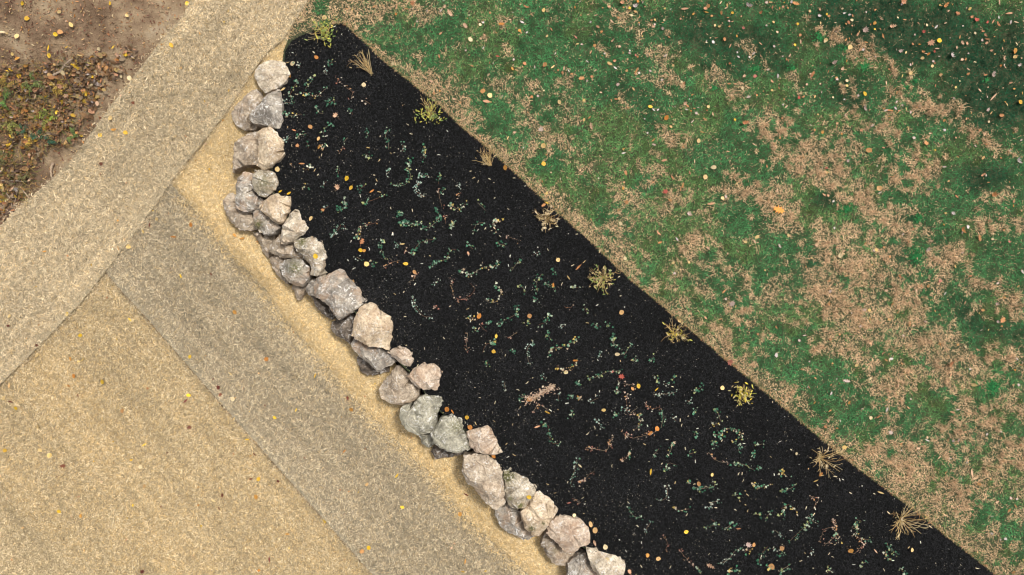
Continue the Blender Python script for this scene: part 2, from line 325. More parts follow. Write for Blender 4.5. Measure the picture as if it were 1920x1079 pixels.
def blobs(L, x, y):
    r = np.zeros(np.shape(x)); wx = x + 26 * (fbm(x, y, 34, 61, 3) - .5) * 2; wy = y + 26 * (fbm(x, y, 34, 67, 3) - .5) * 2
    for cx, cy, rx, ry, a, s in L:
        m = (np.abs(x - cx) < 2.2 * max(rx, ry) + 30) & (np.abs(y - cy) < 2.2 * max(rx, ry) + 30)
        if not m.any(): continue
        c, s_ = math.cos(R(a)), math.sin(R(a)); u = (wx[m] - cx) * c + (wy[m] - cy) * s_; v = -(wx[m] - cx) * s_ + (wy[m] - cy) * c
        r[m] = np.maximum(r[m], s * np.exp(-(u / rx) ** 2 - (v / ry) ** 2))
    return r
def tanness(x, y):
    t = blobs(TAN, x, y); dd, _, _ = seg_dist(_bedline, x, y, False)
    ne = smooth(100, -500, y - x * .55 + 300)      # lush corner
    st = streak(x, y, 42, 30, 91) - .5; sp = fbm(x, y, 14, 95, 3) - .5; md = fbm(x, y, 55, 99, 3) - .5
    base = .30 + 1.5 * md + 1.2 * st + 1.6 * sp - .30 * ne + (.12 + .5 * vnoise(x, y, 38, 123)) * np.exp(-(dd / 30) ** 2) + .10 * np.exp(-dd / 90)
    base = base + .25 * smooth(1350, 1700, x) * smooth(200, 420, y) - .1 * smooth(1000, 700, x)
    return np.clip(base * .72 + .82 * t * (1 + 1.8 * sp), 0, 1)
def near_bed(x, y, d0=9): return seg_dist(_bedline, x, y, False)[0] < d0
LAWNX = UPPER
def lawn_pts(dens):
    x, y = scatter([(560, -220), (545, 55), (535, 80), (560, 62), (600, 50)] + BEDLINE[:-1] + [(2150, 1300), (2150, -220)], dens, (530, -200), (2120, 1280))
    return x, y
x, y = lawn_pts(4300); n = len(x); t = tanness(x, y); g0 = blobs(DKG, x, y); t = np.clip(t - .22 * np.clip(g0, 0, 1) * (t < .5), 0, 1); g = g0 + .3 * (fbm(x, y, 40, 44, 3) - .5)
isd = rng.random(n) < np.clip(smooth(.30, .80, t + .9 * (fbm(x, y, 11, 171, 3) - .5) + .35 * (fbm(x, y, 4, 181, 1) - .5)), .02 + .09 * (1 - np.clip(g0, 0, 1)) * smooth(.35, .65, fbm(x, y, 45, 191, 3)), .88)
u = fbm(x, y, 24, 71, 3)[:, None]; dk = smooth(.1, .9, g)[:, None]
yel = smooth(.5, .65, fbm(x, y, 60, 73, 3))[:, None]
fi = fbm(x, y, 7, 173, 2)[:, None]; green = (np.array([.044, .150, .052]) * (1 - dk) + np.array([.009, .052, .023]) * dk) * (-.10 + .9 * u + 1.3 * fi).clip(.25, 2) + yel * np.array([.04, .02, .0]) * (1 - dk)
dead = np.array([.66, .455, .275]) * rng.uniform(.6, 1.25, (n, 1)) * (.7 + .6 * fi); orng = vnoise(x, y, 40, 51)[:, None]
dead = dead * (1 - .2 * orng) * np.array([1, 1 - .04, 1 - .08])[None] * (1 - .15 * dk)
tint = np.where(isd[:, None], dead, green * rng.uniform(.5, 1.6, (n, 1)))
# sparse where the soil shows
bare = smooth(.35, .8, t) * smooth(.50, .62, fbm(x, y, 30, 83, 2)); keep = rng.random(n) > .45 * bare
x, y, tint, isd = x[keep], y[keep], tint[keep], isd[keep]; n = len(x)
L = np.where(isd, rng.uniform(.02, .05, n), rng.uniform(.025, .06, n)); lf = np.where(isd, rng.uniform(0, .02, n), rng.uniform(.005, .035, n))
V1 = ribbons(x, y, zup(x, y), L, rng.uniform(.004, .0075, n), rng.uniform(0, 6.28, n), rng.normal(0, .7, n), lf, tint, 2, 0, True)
# small clover-bright patches
cl = []
for cx, cy, r in [(1538, 70, 12), (1622, 122, 14), (1585, 92, 8), (1716, 153, 6), (1695, 165, 5), (1587, 392, 12), (1415, 130, 10), (1723, 408, 9), (1720, 480, 16), (1860, 725, 18), (1485, 128, 8), (1340, 165, 8), (1700, 165, 7), (1850, 150, 6)]:
    k = int(r * r * 1.2); a = rng.uniform(0, 6.28, k); rr = np.abs(rng.normal(0, .62, k)) * r * (.6 + .9 * vnoise(np.cos(a) * 3 + cx, np.sin(a) * 3, 1.1, 4)); cl.append(np.stack([cx + rr * np.cos(a), cy + rr * np.sin(a)], 1))
cl = np.concatenate(cl); k = len(cl)
V2 = ribbons(cl[:, 0], cl[:, 1], zup(cl[:, 0], cl[:, 1]) + .02, rng.uniform(.012, .03, k), rng.uniform(.008, .014, k), rng.uniform(0, 6.28, k), np.zeros(k), rng.uniform(0, .01, k), np.array([.03, .17, .05])[None] * rng.uniform(.3, 1.3, (k, 1)), 1)
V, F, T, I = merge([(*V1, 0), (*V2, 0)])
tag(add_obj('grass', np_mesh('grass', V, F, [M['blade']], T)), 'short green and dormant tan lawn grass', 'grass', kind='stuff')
# coarse dormant tufts: blades radiating from many small crowns
tx, ty = [], []
for cx, cy, rx, ry, a, s in TAN:
    if s < .8 or cx < 1240: continue
    k = max(2, int(rx * ry / 85)); c, s_ = math.cos(R(a)), math.sin(R(a))
    for _ in range(k):
        u, v = random.gauss(0, .62) * rx, random.gauss(0, .62) * ry; tx.append(cx + u * c - v * s_); ty.append(cy + u * s_ + v * c)
tx = np.array(tx); ty = np.array(ty); ok = ~inside(BED, tx, ty) & ~near_bed(tx, ty, 16); tx = tx[ok]; ty = ty[ok]
big = rng.random(len(tx)) < .15
K = 34; X = np.repeat(tx, K); Y = np.repeat(ty, K); n = len(X); hd = rng.uniform(0, 6.28, n); sc = np.repeat(np.where(big, 1.5, 1.0) * rng.uniform(.7, 1.2, len(tx)), K)
r0 = rng.uniform(0, 4, n) * sc; X = X + r0 * np.cos(hd); Y = Y - r0 * np.sin(hd)
cc = np.array([.74, .50, .29])[None] * rng.uniform(.3, 1.2, (n, 1)) * np.repeat(rng.uniform(.8, 1.15, (len(tx), 1)), K, 0)
V, F, T = ribbons(X, Y, zup(X, Y) + .01, rng.uniform(.025, .068, n) * sc, rng.uniform(.0038, .0065, n), hd + rng.normal(0, .7, n), rng.normal(0, .5, n), rng.uniform(.01, .06, n) * sc, cc, 3, 1, True)
tag(add_obj('dry_grass', np_mesh('dry_grass', V, F, [M['blade']], T)), 'coarse tan dormant grass tufts in the lawn', 'grass', kind='stuff')
# thatch rim where the lawn is cut along the bed
bl = np.array(_bedline, float); seg = np.hypot(*(bl[1:] - bl[:-1]).T); cs = np.concatenate([[0], np.cumsum(seg)]); n = 5500
s = rng.uniform(0, cs[-1], n); X = np.interp(s, cs, bl[:, 0]); Y = np.interp(s, cs, bl[:, 1]); off = rng.gamma(1.4, 1.5, n) - 1.2 + 3 * (fbm(s, 0 * s, 18, 4, 3) - .5)
X = X + off * .68; Y = Y - off * .73
t = mixcol([(.42, .29, .16), (.27, .17, .08), (.10, .14, .05), (.38, .16, .06)], np.tile([1.3, 1.2, 1.0, .4], (n, 1))) * rng.uniform(.6, 1.2, (n, 1))
V, F, T = ribbons(X, Y, zup(X, Y) + .012, rng.uniform(.02, .05, n), rng.uniform(.004, .007, n), rng.uniform(0, 6.28, n), rng.normal(0, .6, n), rng.uniform(0, .02, n), t, 2, 0, True)
tag(add_obj('grass_edge', np_mesh('grass_edge', V, F, [M['blade']], T)), 'tan thatch along the cut edge of the lawn', 'grass', kind='stuff')

# ------------------------------------------------------------------ boulders
def mat_rock(name, c1, c2, c3, white=.5, pits=.4, moss=0, warm=0.0):
    m, nt, b = mat_new(name); N = nt.nodes; Lk = nt.links
    tc = N.new('ShaderNodeTexCoord'); oi = N.new('ShaderNodeObjectInfo'); ad = N.new('ShaderNodeVectorMath'); ad.operation = 'MULTIPLY_ADD'
    cb = N.new('ShaderNodeCombineXYZ')
    for i in range(3): Lk.new(oi.outputs['Random'], cb.inputs[i])
    Lk.new(cb.outputs[0], ad.inputs[0]); ad.inputs[1].default_value = (37, 53, 71); Lk.new(tc.outputs['Object'], ad.inputs[2]); VEC = ad.outputs[0]
    def nz(scale, det=8, ro=.6, dist=0):
        n = N.new('ShaderNodeTexNoise'); n.inputs['Scale'].default_value = scale; n.inputs['Detail'].default_value = det
        n.inputs['Roughness'].default_value = ro; n.inputs['Distortion'].default_value = dist; Lk.new(VEC, n.inputs['Vector']); return n.outputs[0]
    def ramp(src, *st):
        r = N.new('ShaderNodeValToRGB'); cr = r.color_ramp
        while len(cr.elements) < len(st): cr.elements.new(.5)
        for e, (p, c) in zip(cr.elements, st): e.position = p; e.color = (*c, 1) if isinstance(c, tuple) else (c, c, c, 1)
        Lk.new(src, r.inputs[0]); return r.outputs[0]
    def mix(f, a, b_):
        x = N.new('ShaderNodeMix'); x.data_type = 'RGBA'; Lk.new(f, x.inputs[0])
        for s_, v in ((6, a), (7, b_)):
            if isinstance(v, tuple): x.inputs[s_].default_value = (*v, 1)
            else: Lk.new(v, x.inputs[s_])
        return x.outputs[2]
    base = ramp(nz(4.5, 9, .68, .6), (.36, c1), (.5, c2), (.64, c3))
    base = mix(ramp(nz(26, 7, .75), (.44, 0.0), (.64, .7)), base, tuple(v * .5 for v in c1))
    base = mix(ramp(nz(2.6, 8, .72, 1.0), (.52, 0.0), (.60, .45)), base, tuple(v * .62 for v in c1))
    vein = nz(5, 3, .5, 1.6); vv = ramp(vein, (.478, 0.0), (.497, 1.0), (.503, 1.0), (.522, 0.0))
    msk = ramp(nz(7, 4), (.42, 0.0), (.56, white)); mm = N.new('ShaderNodeMath'); mm.operation = 'MULTIPLY'; Lk.new(vv, mm.inputs[0]); Lk.new(msk, mm.inputs[1])
    base = mix(mm.outputs[0], base, (.80, .77, .72))
    base = mix(ramp(nz(8, 9, .75, 1.2), (.57, 0.0), (.66, white * .7)), base, (.66, .63, .58))
    base = mix(ramp(nz(30, 6, .7, .5), (.60, 0.0), (.68, pits)), base, (.07, .05, .035))
    crk = ramp(nz(3.6, 5, .6, 2.2), (.49, 0.0), (.499, .75), (.501, .75), (.51, 0.0)); base = mix(crk, base, (.09, .075, .06))
    if warm: base = mix(ramp(nz(3.2, 6, .7), (.5, 0.0), (.62, warm)), base, (.42, .27, .16))
    a = N.new('ShaderNodeAttribute'); a.attribute_name = 'moss'
    ml = N.new('ShaderNodeMath'); ml.operation = 'MULTIPLY'; Lk.new(a.outputs['Fac'], ml.inputs[0]); Lk.new(ramp(nz(30, 6, .7), (.40, 0.0), (.52, 1.0)), ml.inputs[1])
    base = mix(ml.outputs[0], base, ramp(nz(60, 3), (.4, (.05, .055, .02)), (.6, (.14, .13, .05))))
    Lk.new(base, b.inputs['Base Color'])
    h = N.new('ShaderNodeMath'); h.operation = 'ADD'; Lk.new(nz(14, 12, .7), h.inputs[0]); Lk.new(nz(45, 6, .8), h.inputs[1])
    bp = N.new('ShaderNodeBump'); bp.inputs['Strength'].default_value = 1; bp.inputs['Distance'].default_value = .014
    Lk.new(h.outputs[0], bp.inputs['Height']); Lk.new(bp.outputs[0], b.inputs['Normal'])
    b.inputs['Roughness'].default_value = .88; b.inputs['Specular IOR Level'].default_value = .25
    return m
RM = {
 'tan': mat_rock('rock_tan', (0.376, 0.278, 0.178), (0.595, 0.468, 0.320), (0.731, 0.597, 0.419), .6, .45, 0, .3),
 'pale': mat_rock('rock_pale', (0.408, 0.334, 0.241), (0.592, 0.496, 0.365), (0.735, 0.629, 0.481), .7, .4, 0, .25),
 'grey': mat_rock('rock_grey', (0.198, 0.172, 0.142), (0.376, 0.329, 0.270), (0.564, 0.496, 0.395), 1.0, .45, 0, .55),
 'green': mat_rock('rock_greenish', (0.225, 0.209, 0.157), (0.387, 0.359, 0.271), (0.551, 0.501, 0.382), .9, .35),
 'pink': mat_rock('rock_pinkish', (0.368, 0.261, 0.184), (0.551, 0.433, 0.322), (0.674, 0.554, 0.424), .6, .45, 0, .35),
 'taupe': mat_rock('rock_taupe', (0.277, 0.216, 0.154), (0.448, 0.360, 0.261), (0.577, 0.473, 0.350), .6, .35, 0, .2),
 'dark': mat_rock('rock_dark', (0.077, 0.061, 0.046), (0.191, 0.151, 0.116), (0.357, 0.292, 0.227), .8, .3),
 'mossy': mat_rock('rock_mossy', (0.234, 0.193, 0.137), (0.448, 0.376, 0.273), (0.661, 0.570, 0.438), 1.0, .6, 0, .35),
}
C1, C2, C3, C4, C5 = (400, 20, 3.597), (400, 280, 3.597), (500, 480, 3.597), (660, 640, 3.597), (820, 780, 3.6075)
# crop, outline, top height, bottom height, plateau shift (px right, px up), inset, material, moss spots, ridge points (x, y, height 0..1), label
ROCKS = [
 (C1, [(120,680),(170,620),(240,545),(290,515),(335,545),(345,590),(300,640),(250,690),(240,740),(270,765),(330,770),(290,800),(210,810),(160,780),(125,735)], -.04, -.5, (3, 2), .74, 'taupe', [], [(235,590,1),(190,660,.95),(215,740,.8)], 'smooth taupe boulder half hidden under the second top stone of the wall'),
 (C1, [(275,440),(300,385),(335,350),(380,335),(430,340),(480,345),(505,375),(512,430),(500,490),(455,520),(345,555),(300,500),(280,460)], .17, -.3, (2, 4), .84, 'pale', [], [], 'pale beige boulder topping the upper end of the wall, alone beside the mulch tip'),
 (C1, [(235,715),(250,680),(300,640),(370,560),(430,530),(450,528),(462,600),(472,650),(460,700),(470,740),(440,795),(400,790),(330,770),(255,755)], .18, -.4, (2, 2), .80, 'grey', [], [(350,640,1.05),(380,700,1.1),(300,690,.9)], 'grey wedge shaped boulder with white ridges, second stone from the top'),
 (C1, [(140,885),(200,850),(295,805),(300,870),(300,970),(290,1040),(200,1050),(130,1090),(133,1000)], -.02, -.55, (3, 2), .84, 'taupe', [], [(190,900,1.0),(240,960,1)], 'squarish grey beige boulder standing left of the rounded tan one'),
 (C1, [(290,830),(330,790),(390,788),(430,820),(440,850),(475,880),(475,950),(485,975),(455,1020),(400,1060),(330,1075),(290,1045),(305,960),(300,890)], .18, -.45, (2, 3), .82, 'tan', [], [(360,850,1.05),(400,960,1)], 'rounded cream tan boulder beside the mulch with small dark pits'),
 (C2, [(62,350),(85,310),(120,290),(150,310),(160,385),(215,415),(275,420),(280,500),(295,545),(210,550),(150,525),(110,480),(80,420)], -.18, -.7, (2, 2), .74, 'taupe', [], [(130,420,1),(200,490,1)], 'brown grey boulder jutting furthest left at the foot of the wall'),
 (C2, [(150,250),(175,180),(215,150),(265,160),(270,270),(300,315),(345,350),(300,400),(215,425),(175,410),(150,380)], .02, -.6, (1, 3), .76, 'grey', [], [(225,210,.8),(210,300,1.1),(270,330,1)], 'dark purplish grey boulder left of the lichen covered round one'),
 (C2, [(262,180),(275,135),(330,140),(400,150),(425,180),(443,230),(420,280),(350,322),(300,310),(262,265)], .15, -.45, (1, 1), .80, 'mossy', [(340,230,60,.75)], [], 'round boulder speckled with brown and olive lichen beside the mulch'),
 (C2, [(265,440),(300,390),(350,430),(385,475),(430,495),(455,530),(400,575),(340,580),(290,530),(268,490)], -.02, -.6, (1, 1), .78, 'grey', [(300,510,34,1.3)], [(330,440,1),(370,520,1.05)], 'dark grey boulder with green moss at its left, tucked below a tan slab'),
 (C2, [(345,345),(420,300),(520,318),(525,380),(510,430),(470,495),(430,503),(385,475),(350,440),(300,400),(310,375)], .16, -.4, (2, 2), .84, 'tan', [], [(430,350,1.05),(455,440,1.1),(385,410,1)], 'flat tan slab with a step across it beside the mulch'),
 (C2, [(265,560),(300,560),(350,575),(430,565),(400,630),(390,690),(400,710),(370,735),(340,700),(300,620)], -.28, -.7, (1, 2), .7, 'taupe', [], [], 'small brown grey triangular stone wedged at the foot of the wall'),
 (C2, [(370,680),(400,620),(450,572),(475,640),(540,620),(610,720),(655,785),(560,735),(470,735),(400,705)], -.06, -.6, (0, 3), .72, 'taupe', [], [(430,640,1.1),(520,690,1)], 'smooth taupe ledge stone below the cream rectangular slab'),
 (C2, [(460,520),(510,440),(550,405),(575,410),(590,460),(645,530),(620,570),(540,620),(460,640),(455,600)], .18, -.4, (2, 2), .82, 'pale', [], [(540,470,1.05),(560,560,1)], 'cream slab tapering to a point at the top, beside the mulch'),
 (C2, [(375,740),(420,705),(490,730),(470,790),(490,870),(515,920),(450,870),(400,800)], -.25, -.7, (2, 1), .7, 'taupe', [], [], 'brown sliver of stone under the moss capped grey boulder'),
 (C2, [(530,925),(560,905),(625,905),(615,980),(570,1020),(550,970)], -.28, -.7, (1, 3), .7, 'taupe', [], [], 'small pointed brown stone sticking out into the golden straw'),
 (C2, [(540,620),(610,600),(660,570),(740,620),(750,660),(770,690),(755,750),(765,860),(700,860),(655,850),(650,780),(600,720),(545,660)], .18, -.4, (2, 2), .84, 'mossy', [(600,625,34,1.1),(690,700,20,.3)], [(650,670,1),(710,760,1.05)], 'mottled grey tan boulder with a bright yellow leaf lying on it'),
 (C2, [(443,790),(490,745),(550,735),(600,745),(650,800),(655,870),(610,925),(550,920),(510,905),(470,860)], .02, -.6, (1, 3), .78, 'grey', [(550,800,52,1.0)], [(500,790,1),(580,840,1.1)], 'grey white rounded boulder capped with brown moss'),
 (C2, [(620,950),(650,890),(690,870),(700,930),(690,995),(640,985)], -.05, -.6, (1, 1), .75, 'grey', [], [], 'small grey stone left of the biggest white streaked boulder'),
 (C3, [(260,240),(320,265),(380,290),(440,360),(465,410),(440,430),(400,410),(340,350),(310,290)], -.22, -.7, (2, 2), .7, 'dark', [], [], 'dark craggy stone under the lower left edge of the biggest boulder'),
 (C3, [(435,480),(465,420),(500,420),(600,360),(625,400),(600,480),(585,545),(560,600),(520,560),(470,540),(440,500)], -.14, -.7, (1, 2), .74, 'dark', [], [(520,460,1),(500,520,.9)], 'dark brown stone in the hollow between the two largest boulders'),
 (C3, [(335,150),(400,140),(420,120),(490,85),(520,95),(560,160),(620,210),(675,300),(650,325),(590,370),(490,435),(450,400),(420,340),(320,270),(320,200)], .22, -.4, (3, 2), .84, 'grey', [], [(440,220,1.1),(530,250,1.12),(600,290,1.0),(470,330,1.0),(500,390,.85)], 'largest grey boulder, streaked white with a tan right shoulder'),
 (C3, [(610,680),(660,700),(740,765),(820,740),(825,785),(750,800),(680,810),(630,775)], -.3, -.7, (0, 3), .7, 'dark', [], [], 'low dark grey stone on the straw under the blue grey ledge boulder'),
 (C3, [(565,590),(590,555),(690,605),(760,615),(830,640),(875,715),(820,745),(750,785),(700,740),(640,690),(590,640)], 0, -.6, (2, 3), .76, 'grey', [], [(650,630,1.05),(760,690,1)], 'blue grey ledge boulder leaning out below the large tan one'),
 (C3, [(580,500),(600,400),(630,340),(690,315),(725,325),(760,370),(840,410),(848,480),(835,570),(820,640),(760,620),(690,615),(630,580),(570,540)], .22, -.4, (7, 1), .82, 'tan', [], [(650,370,1.1),(640,450,1.0),(690,590,1),(790,500,1.1)], 'large tan boulder with a sloping lined left face beside the mulch'),
 (C3, [(812,650),(840,625),(870,615),(905,600),(970,615),(990,670),(1020,715),(960,755),(900,720),(860,690)], .14, -.4, (3, 3), .78, 'pink', [], [(910,640,1),(950,690,1)], 'small tan boulder between the large tan one and the spiky edged one'),
 (C4, [(175,330),(200,290),(250,230),(300,165),(330,160),(390,190),(390,240),(430,290),(460,330),(440,390),(380,420),(340,435),(260,425),(190,390)], -.02, -.65, (3, 2), .76, 'taupe', [], [(310,210,.8),(280,300,1.05),(340,320,1.1),(250,370,.9)], 'broad grey tan boulder fanning down from a narrow top onto the straw'),
 (C4, [(372,240),(420,180),(490,140),(505,155),(550,150),(615,205),(590,260),(590,300),(575,330),(520,325),(450,320),(400,275)], .18, -.4, (2, 1), .84, 'pink', [], [(490,200,1.05),(500,270,1)], 'pinkish cream boulder with a ragged pointed outline beside the mulch'),
 (C4, [(455,630),(475,610),(540,615),(560,690),(520,720),(470,695)], -.2, -.7, (1, 2), .74, 'green', [], [], 'small greenish grey stone wedged between two rounded grey boulders'),
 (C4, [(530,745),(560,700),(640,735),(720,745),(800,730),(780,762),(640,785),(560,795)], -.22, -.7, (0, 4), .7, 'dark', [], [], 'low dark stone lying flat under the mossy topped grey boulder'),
 (C4, [(390,460),(440,390),(520,340),(590,335),(645,375),(600,440),(575,490),(555,590),(530,620),(450,635),(380,610),(330,565),(320,500),(340,440),(390,430)], .14, -.6, (6, 6), .80, 'green', [], [(400,470,.9),(430,560,.75),(540,550,.8),(370,570,.35),(360,500,.3),(500,430,1.1)], 'greenish grey boulder with a scooped lower ledge on its left'),
 (C4, [(530,620),(570,560),(590,520),(660,490),(740,515),(770,550),(745,600),(780,650),(797,730),(700,755),(640,745),(590,720),(545,680)], .16, -.5, (1, 3), .82, 'green', [(705,575,46,.8)], [(620,640,1.1),(680,650,.85),(730,690,1.0)], 'blue grey boulder with brown moss on its upper right corner'),
 (C4, [(770,610),(800,595),(870,585),(915,568),(940,590),(960,640),(1015,750),(950,770),(840,755),(800,720),(780,650)], .18, -.4, (1, 1), .86, 'pink', [], [(880,640,1.05),(840,700,1)], 'reddish tan kite shaped boulder beside the mulch'),
 (C5, [(385,680),(395,630),(465,590),(510,605),(560,650),(580,720),(620,770),(655,825),(580,840),(490,800),(420,740)], -.12, -.7, (1, 3), .76, 'grey', [], [(450,660,1.05),(520,740,1)], 'blue grey boulder crossed by white lines, low at the foot of the wall'),
 (C5, [(165,370),(175,270),(260,255),(330,265),(420,300),(437,340),(440,430),(455,480),(463,590),(390,635),(320,580),(250,490),(195,450)], .12, -.65, (4, 3), .82, 'taupe', [], [(240,330,1.05),(340,370,1.05),(300,470,.95),(350,540,1.0),(420,560,.95)], 'long taupe boulder tapering downward with a pale ridge along it'),
 (C5, [(440,345),(490,340),(530,380),(610,420),(675,480),(660,530),(590,630),(540,635),(480,600),(462,560),(455,470)], .14, -.5, (1, 1), .84, 'mossy', [(480,410,44,1.6),(560,610,26,1.5),(490,560,20,.8)], [(550,490,.9),(600,540,1.05)], 'boulder with thick dark green moss at its left and bottom corners'),
 (C5, [(560,650),(610,600),(660,530),(690,515),(760,555),(820,630),(790,690),(740,760),(690,820),(650,815),(600,770),(570,710)], .17, -.5, (2, 2), .84, 'tan', [(640,765,24,1.2),(718,728,16,1)], [(690,600,1.05),(700,700,1)], 'tan beige boulder with two small moss spots near its lower edge'),
 (C5, [(695,870),(730,790),(775,810),(810,850),(880,920),(930,925),(870,1015),(800,1010),(740,950),(720,900)], -.12, -.7, (2, 3), .76, 'taupe', [(800,910,20,.6)], [(770,880,1.05),(830,960,1)], 'brown grey boulder under the pink one, on the golden straw'),
 (C5, [(735,800),(760,730),(790,695),(830,665),(900,685),(960,695),(1000,730),(1030,790),(1035,860),(980,885),(930,930),(870,935),(800,860),(765,830)], .18, -.4, (7, 1), .80, 'pink', [], [(800,720,.95),(780,800,.85),(900,780,1.1)], 'pink grey polygonal boulder with a shaded left slope beside the mulch'),
 (C5, [(880,1000),(920,960),(1000,925),(1030,980),(1070,1040),(1125,1079),(1130,1160),(1000,1190),(885,1160)], -.02, -.7, (2, 3), .78, 'grey', [], [(960,1000,1),(1010,1080,1.05)], 'blue grey boulder cut by the bottom edge, left of the last pale one'),
 (C5, [(1005,890),(1060,895),(1150,930),(1240,960),(1270,1000),(1265,1060),(1230,1140),(1150,1150),(1090,1085),(1040,1020)], .16, -.4, (2, 2), .84, 'pale', [], [(1120,980,1.05),(1170,1050,1)], 'pale tan and white boulder, lowest of the wall, with a small yellow leaf'),
]
def make_rock(i, spec):
    (ox, oy, sc), out, zt, zb, shift, inset, mk, moss, ridge, label = spec
    rnd = random.Random(100 + i); top = [(ox + a / sc, oy + b / sc) for a, b in out]
    n = len(top); cx = sum(p[0] for p in top) / n; cy = sum(p[1] for p in top) / n
    zl = float(zlow(np.array([cx]), np.array([cy]))[0]); zb = min(zb, zl - .08) if zb < zl else zl - .08
    ze = zt - .10 - .04 * rnd.random()
    # finer, slightly broken outline
    fine = []
    for k in range(n):
        a, b = top[k], top[(k + 1) % n]; L = math.hypot(b[0] - a[0], b[1] - a[1]); m = max(1, int(L / 4.5))
        for j in range(m):
            t = j / m; off = 0 if j == 0 else rnd.gauss(0, .95)
            nx, ny = (b[1] - a[1]) / L, -(b[0] - a[0]) / L
            fine.append((a[0] + (b[0] - a[0]) * t + nx * off, a[1] + (b[1] - a[1]) * t + ny * off))
    pts = list(fine); zz = [ze + rnd.uniform(-.012, .012) for _ in fine]; nf = len(fine)
    tiltx, tilty = rnd.uniform(-.22, .22), rnd.uniform(-.22, .22)
    hgt = lambda x, y, h=1: ze + (zt - ze) * h + (tiltx * (x - cx) + tilty * (cy - y)) / S
    for a, b in top:
        q = min(.93, inset + .07) + rnd.uniform(-.06, .04); x = cx + (a - cx) * q + shift[0]; y = cy + (b - cy) * q - shift[1]
        pts.append((x, y)); zz.append(hgt(x, y, rnd.uniform(.5, 1.0)))
    for a, b, h in ridge:
        x, y = ox + a / sc, oy + b / sc; pts.append((x, y)); zz.append(hgt(x, y, h + .15))
    if not ridge:
        for _ in range(3): 
            x = cx + rnd.uniform(-.35, .35) * 22; y = cy + rnd.uniform(-.35, .35) * 22; pts.append((x, y)); zz.append(hgt(x, y, rnd.uniform(.9, 1.25)))
    res = delaunay_2d_cdt([Vector((a, -b)) for a, b in pts], [(k, (k + 1) % nf) for k in range(nf)], [], 1, 1e-4)
    vv, _, ff, ov = res[0], res[1], res[2], res[3]
    bm = bmesh.new(); bv = []; Z = []
    for k, v in enumerate(vv):
        src = ov[k][0] if ov[k] else None
        z = zz[src] if src is not None else ze
        p = P(v.x, -v.y, z); bv.append(bm.verts.new(p))
    for f in ff:
        try: bm.faces.new([bv[j] for j in f])
        except ValueError: pass
    bm.normal_update()
    for f in bm.faces:
        if f.normal.z < 0: f.normal_flip()
    # sides
    c = P(cx, cy, ze)
    bound = [e for e in bm.edges if len(e.link_faces) == 1]
    cur = bound
    for lev, (zq, k) in enumerate(((.18, 1.0), (.5, .97), (1.0, .90))):
        r = bmesh.ops.extrude_edge_only(bm, edges=cur)
        nv = [g for g in r['geom'] if isinstance(g, bmesh.types.BMVert)]; cur = [g for g in r['geom'] if isinstance(g, bmesh.types.BMEdge) and len(g.link_faces) == 1]
        zt_ = ze + (zb - ze) * zq
        for v in nv:
            kk = k + .015 * math.sin(v.co.x * 37 + v.co.y * 29 + lev); v.co.x = c.x + (v.co.x - c.x) * kk; v.co.y = c.y + (v.co.y - c.y) * kk; v.co.z = zt_ + .01 * math.sin(v.co.x * 23)
    bmesh.ops.triangulate(bm, faces=bm.faces)
    bmesh.ops.recalc_face_normals(bm, faces=bm.faces)
    for it in range(4):
        es = [e for e in bm.edges if e.calc_length() > .022]
        if not es or len(bm.verts) > 14000: break
        bmesh.ops.subdivide_edges(bm, edges=es, cuts=1)
        bmesh.ops.triangulate(bm, faces=[f for f in bm.faces if len(f.verts) > 3])
    # split faces: broken planes cut across the top
    rad = max((v.co.xy - c.xy).length for v in bm.verts); planes = [(rnd.uniform(0, 6.28), rnd.uniform(.02, .12), -rad, zt + .012)]
    a0 = rnd.uniform(0, 6.28)
    for q in range(5): planes.append((a0 + q * 1.257 + rnd.uniform(-.4, .4), rnd.uniform(.25, .75), rad * rnd.uniform(.05, .5), zt + rnd.uniform(-.015, .01)))
    for v in bm.verts:
        if v.co.z < ze - .04: continue
        for th, sl, d_, zq in planes:
            s_ = (v.co.x - c.x) * math.cos(th) + (v.co.y - c.y) * math.sin(th) - d_
            lim = zq - sl * s_ if d_ > -rad else zq - sl * (s_ - rad)
            if v.co.z > lim: v.co.z = max(lim, ze - .05 - .02 * abs(math.sin(th * 3)))
    bm.normal_update(); sd = Vector((i * 3.1, i * 1.7, 0))
    for v in bm.verts:
        p = v.co + sd
        # stepped bedding planes plus broken grain
        q, pts3 = mnoise.voronoi(p * 4.2 + mnoise.noise_vector(p * 5) * .12); a = mnoise.fractal(p * 6, .9, 2.1, 5) * .006; cen = pts3[0] if pts3 else p; cn = mnoise.cell_vector(cen * 91.7); rr = ((p - cen / 4.2).dot(cn - Vector((.5, .5, .5)))) * .15 - (.004 if q[1] - q[0] < .035 else 0)
        b = mnoise.fractal(p * 26, .8, 2.1, 3) * .0045
        dv = v.normal * (a + rr + b); dv.x *= .55; dv.y *= .55; v.co += dv
    me = bpy.data.meshes.new('boulder'); org = Vector((c.x, c.y, zb))
    for v in bm.verts: v.co -= org
    bm.to_mesh(me); bm.free(); me.materials.append(RM[mk])
    N_ = len(me.vertices); co = np.empty(N_ * 3); me.vertices.foreach_get('co', co); co = co.reshape(-1, 3) + np.array(org)
    k = H * S / (H - co[:, 2]); qx = co[:, 0] * k + 960; qy = 539.5 - co[:, 1] * k; mo = np.zeros(N_)
    for a, b, r, s in moss:
        x, y = ox + a / sc, oy + b / sc; r = r / sc; mo = np.maximum(mo, s * np.exp(-(((qx - x) ** 2 + (qy - y) ** 2) / r ** 2)))
    at = me.attributes.new('moss', 'FLOAT', 'POINT'); at.data.foreach_set('value', mo)
    o = add_obj('boulder', me); o.location = org
    return tag(o, label, 'boulder', 'boulders stacked in the dry stone wall'), top, zt
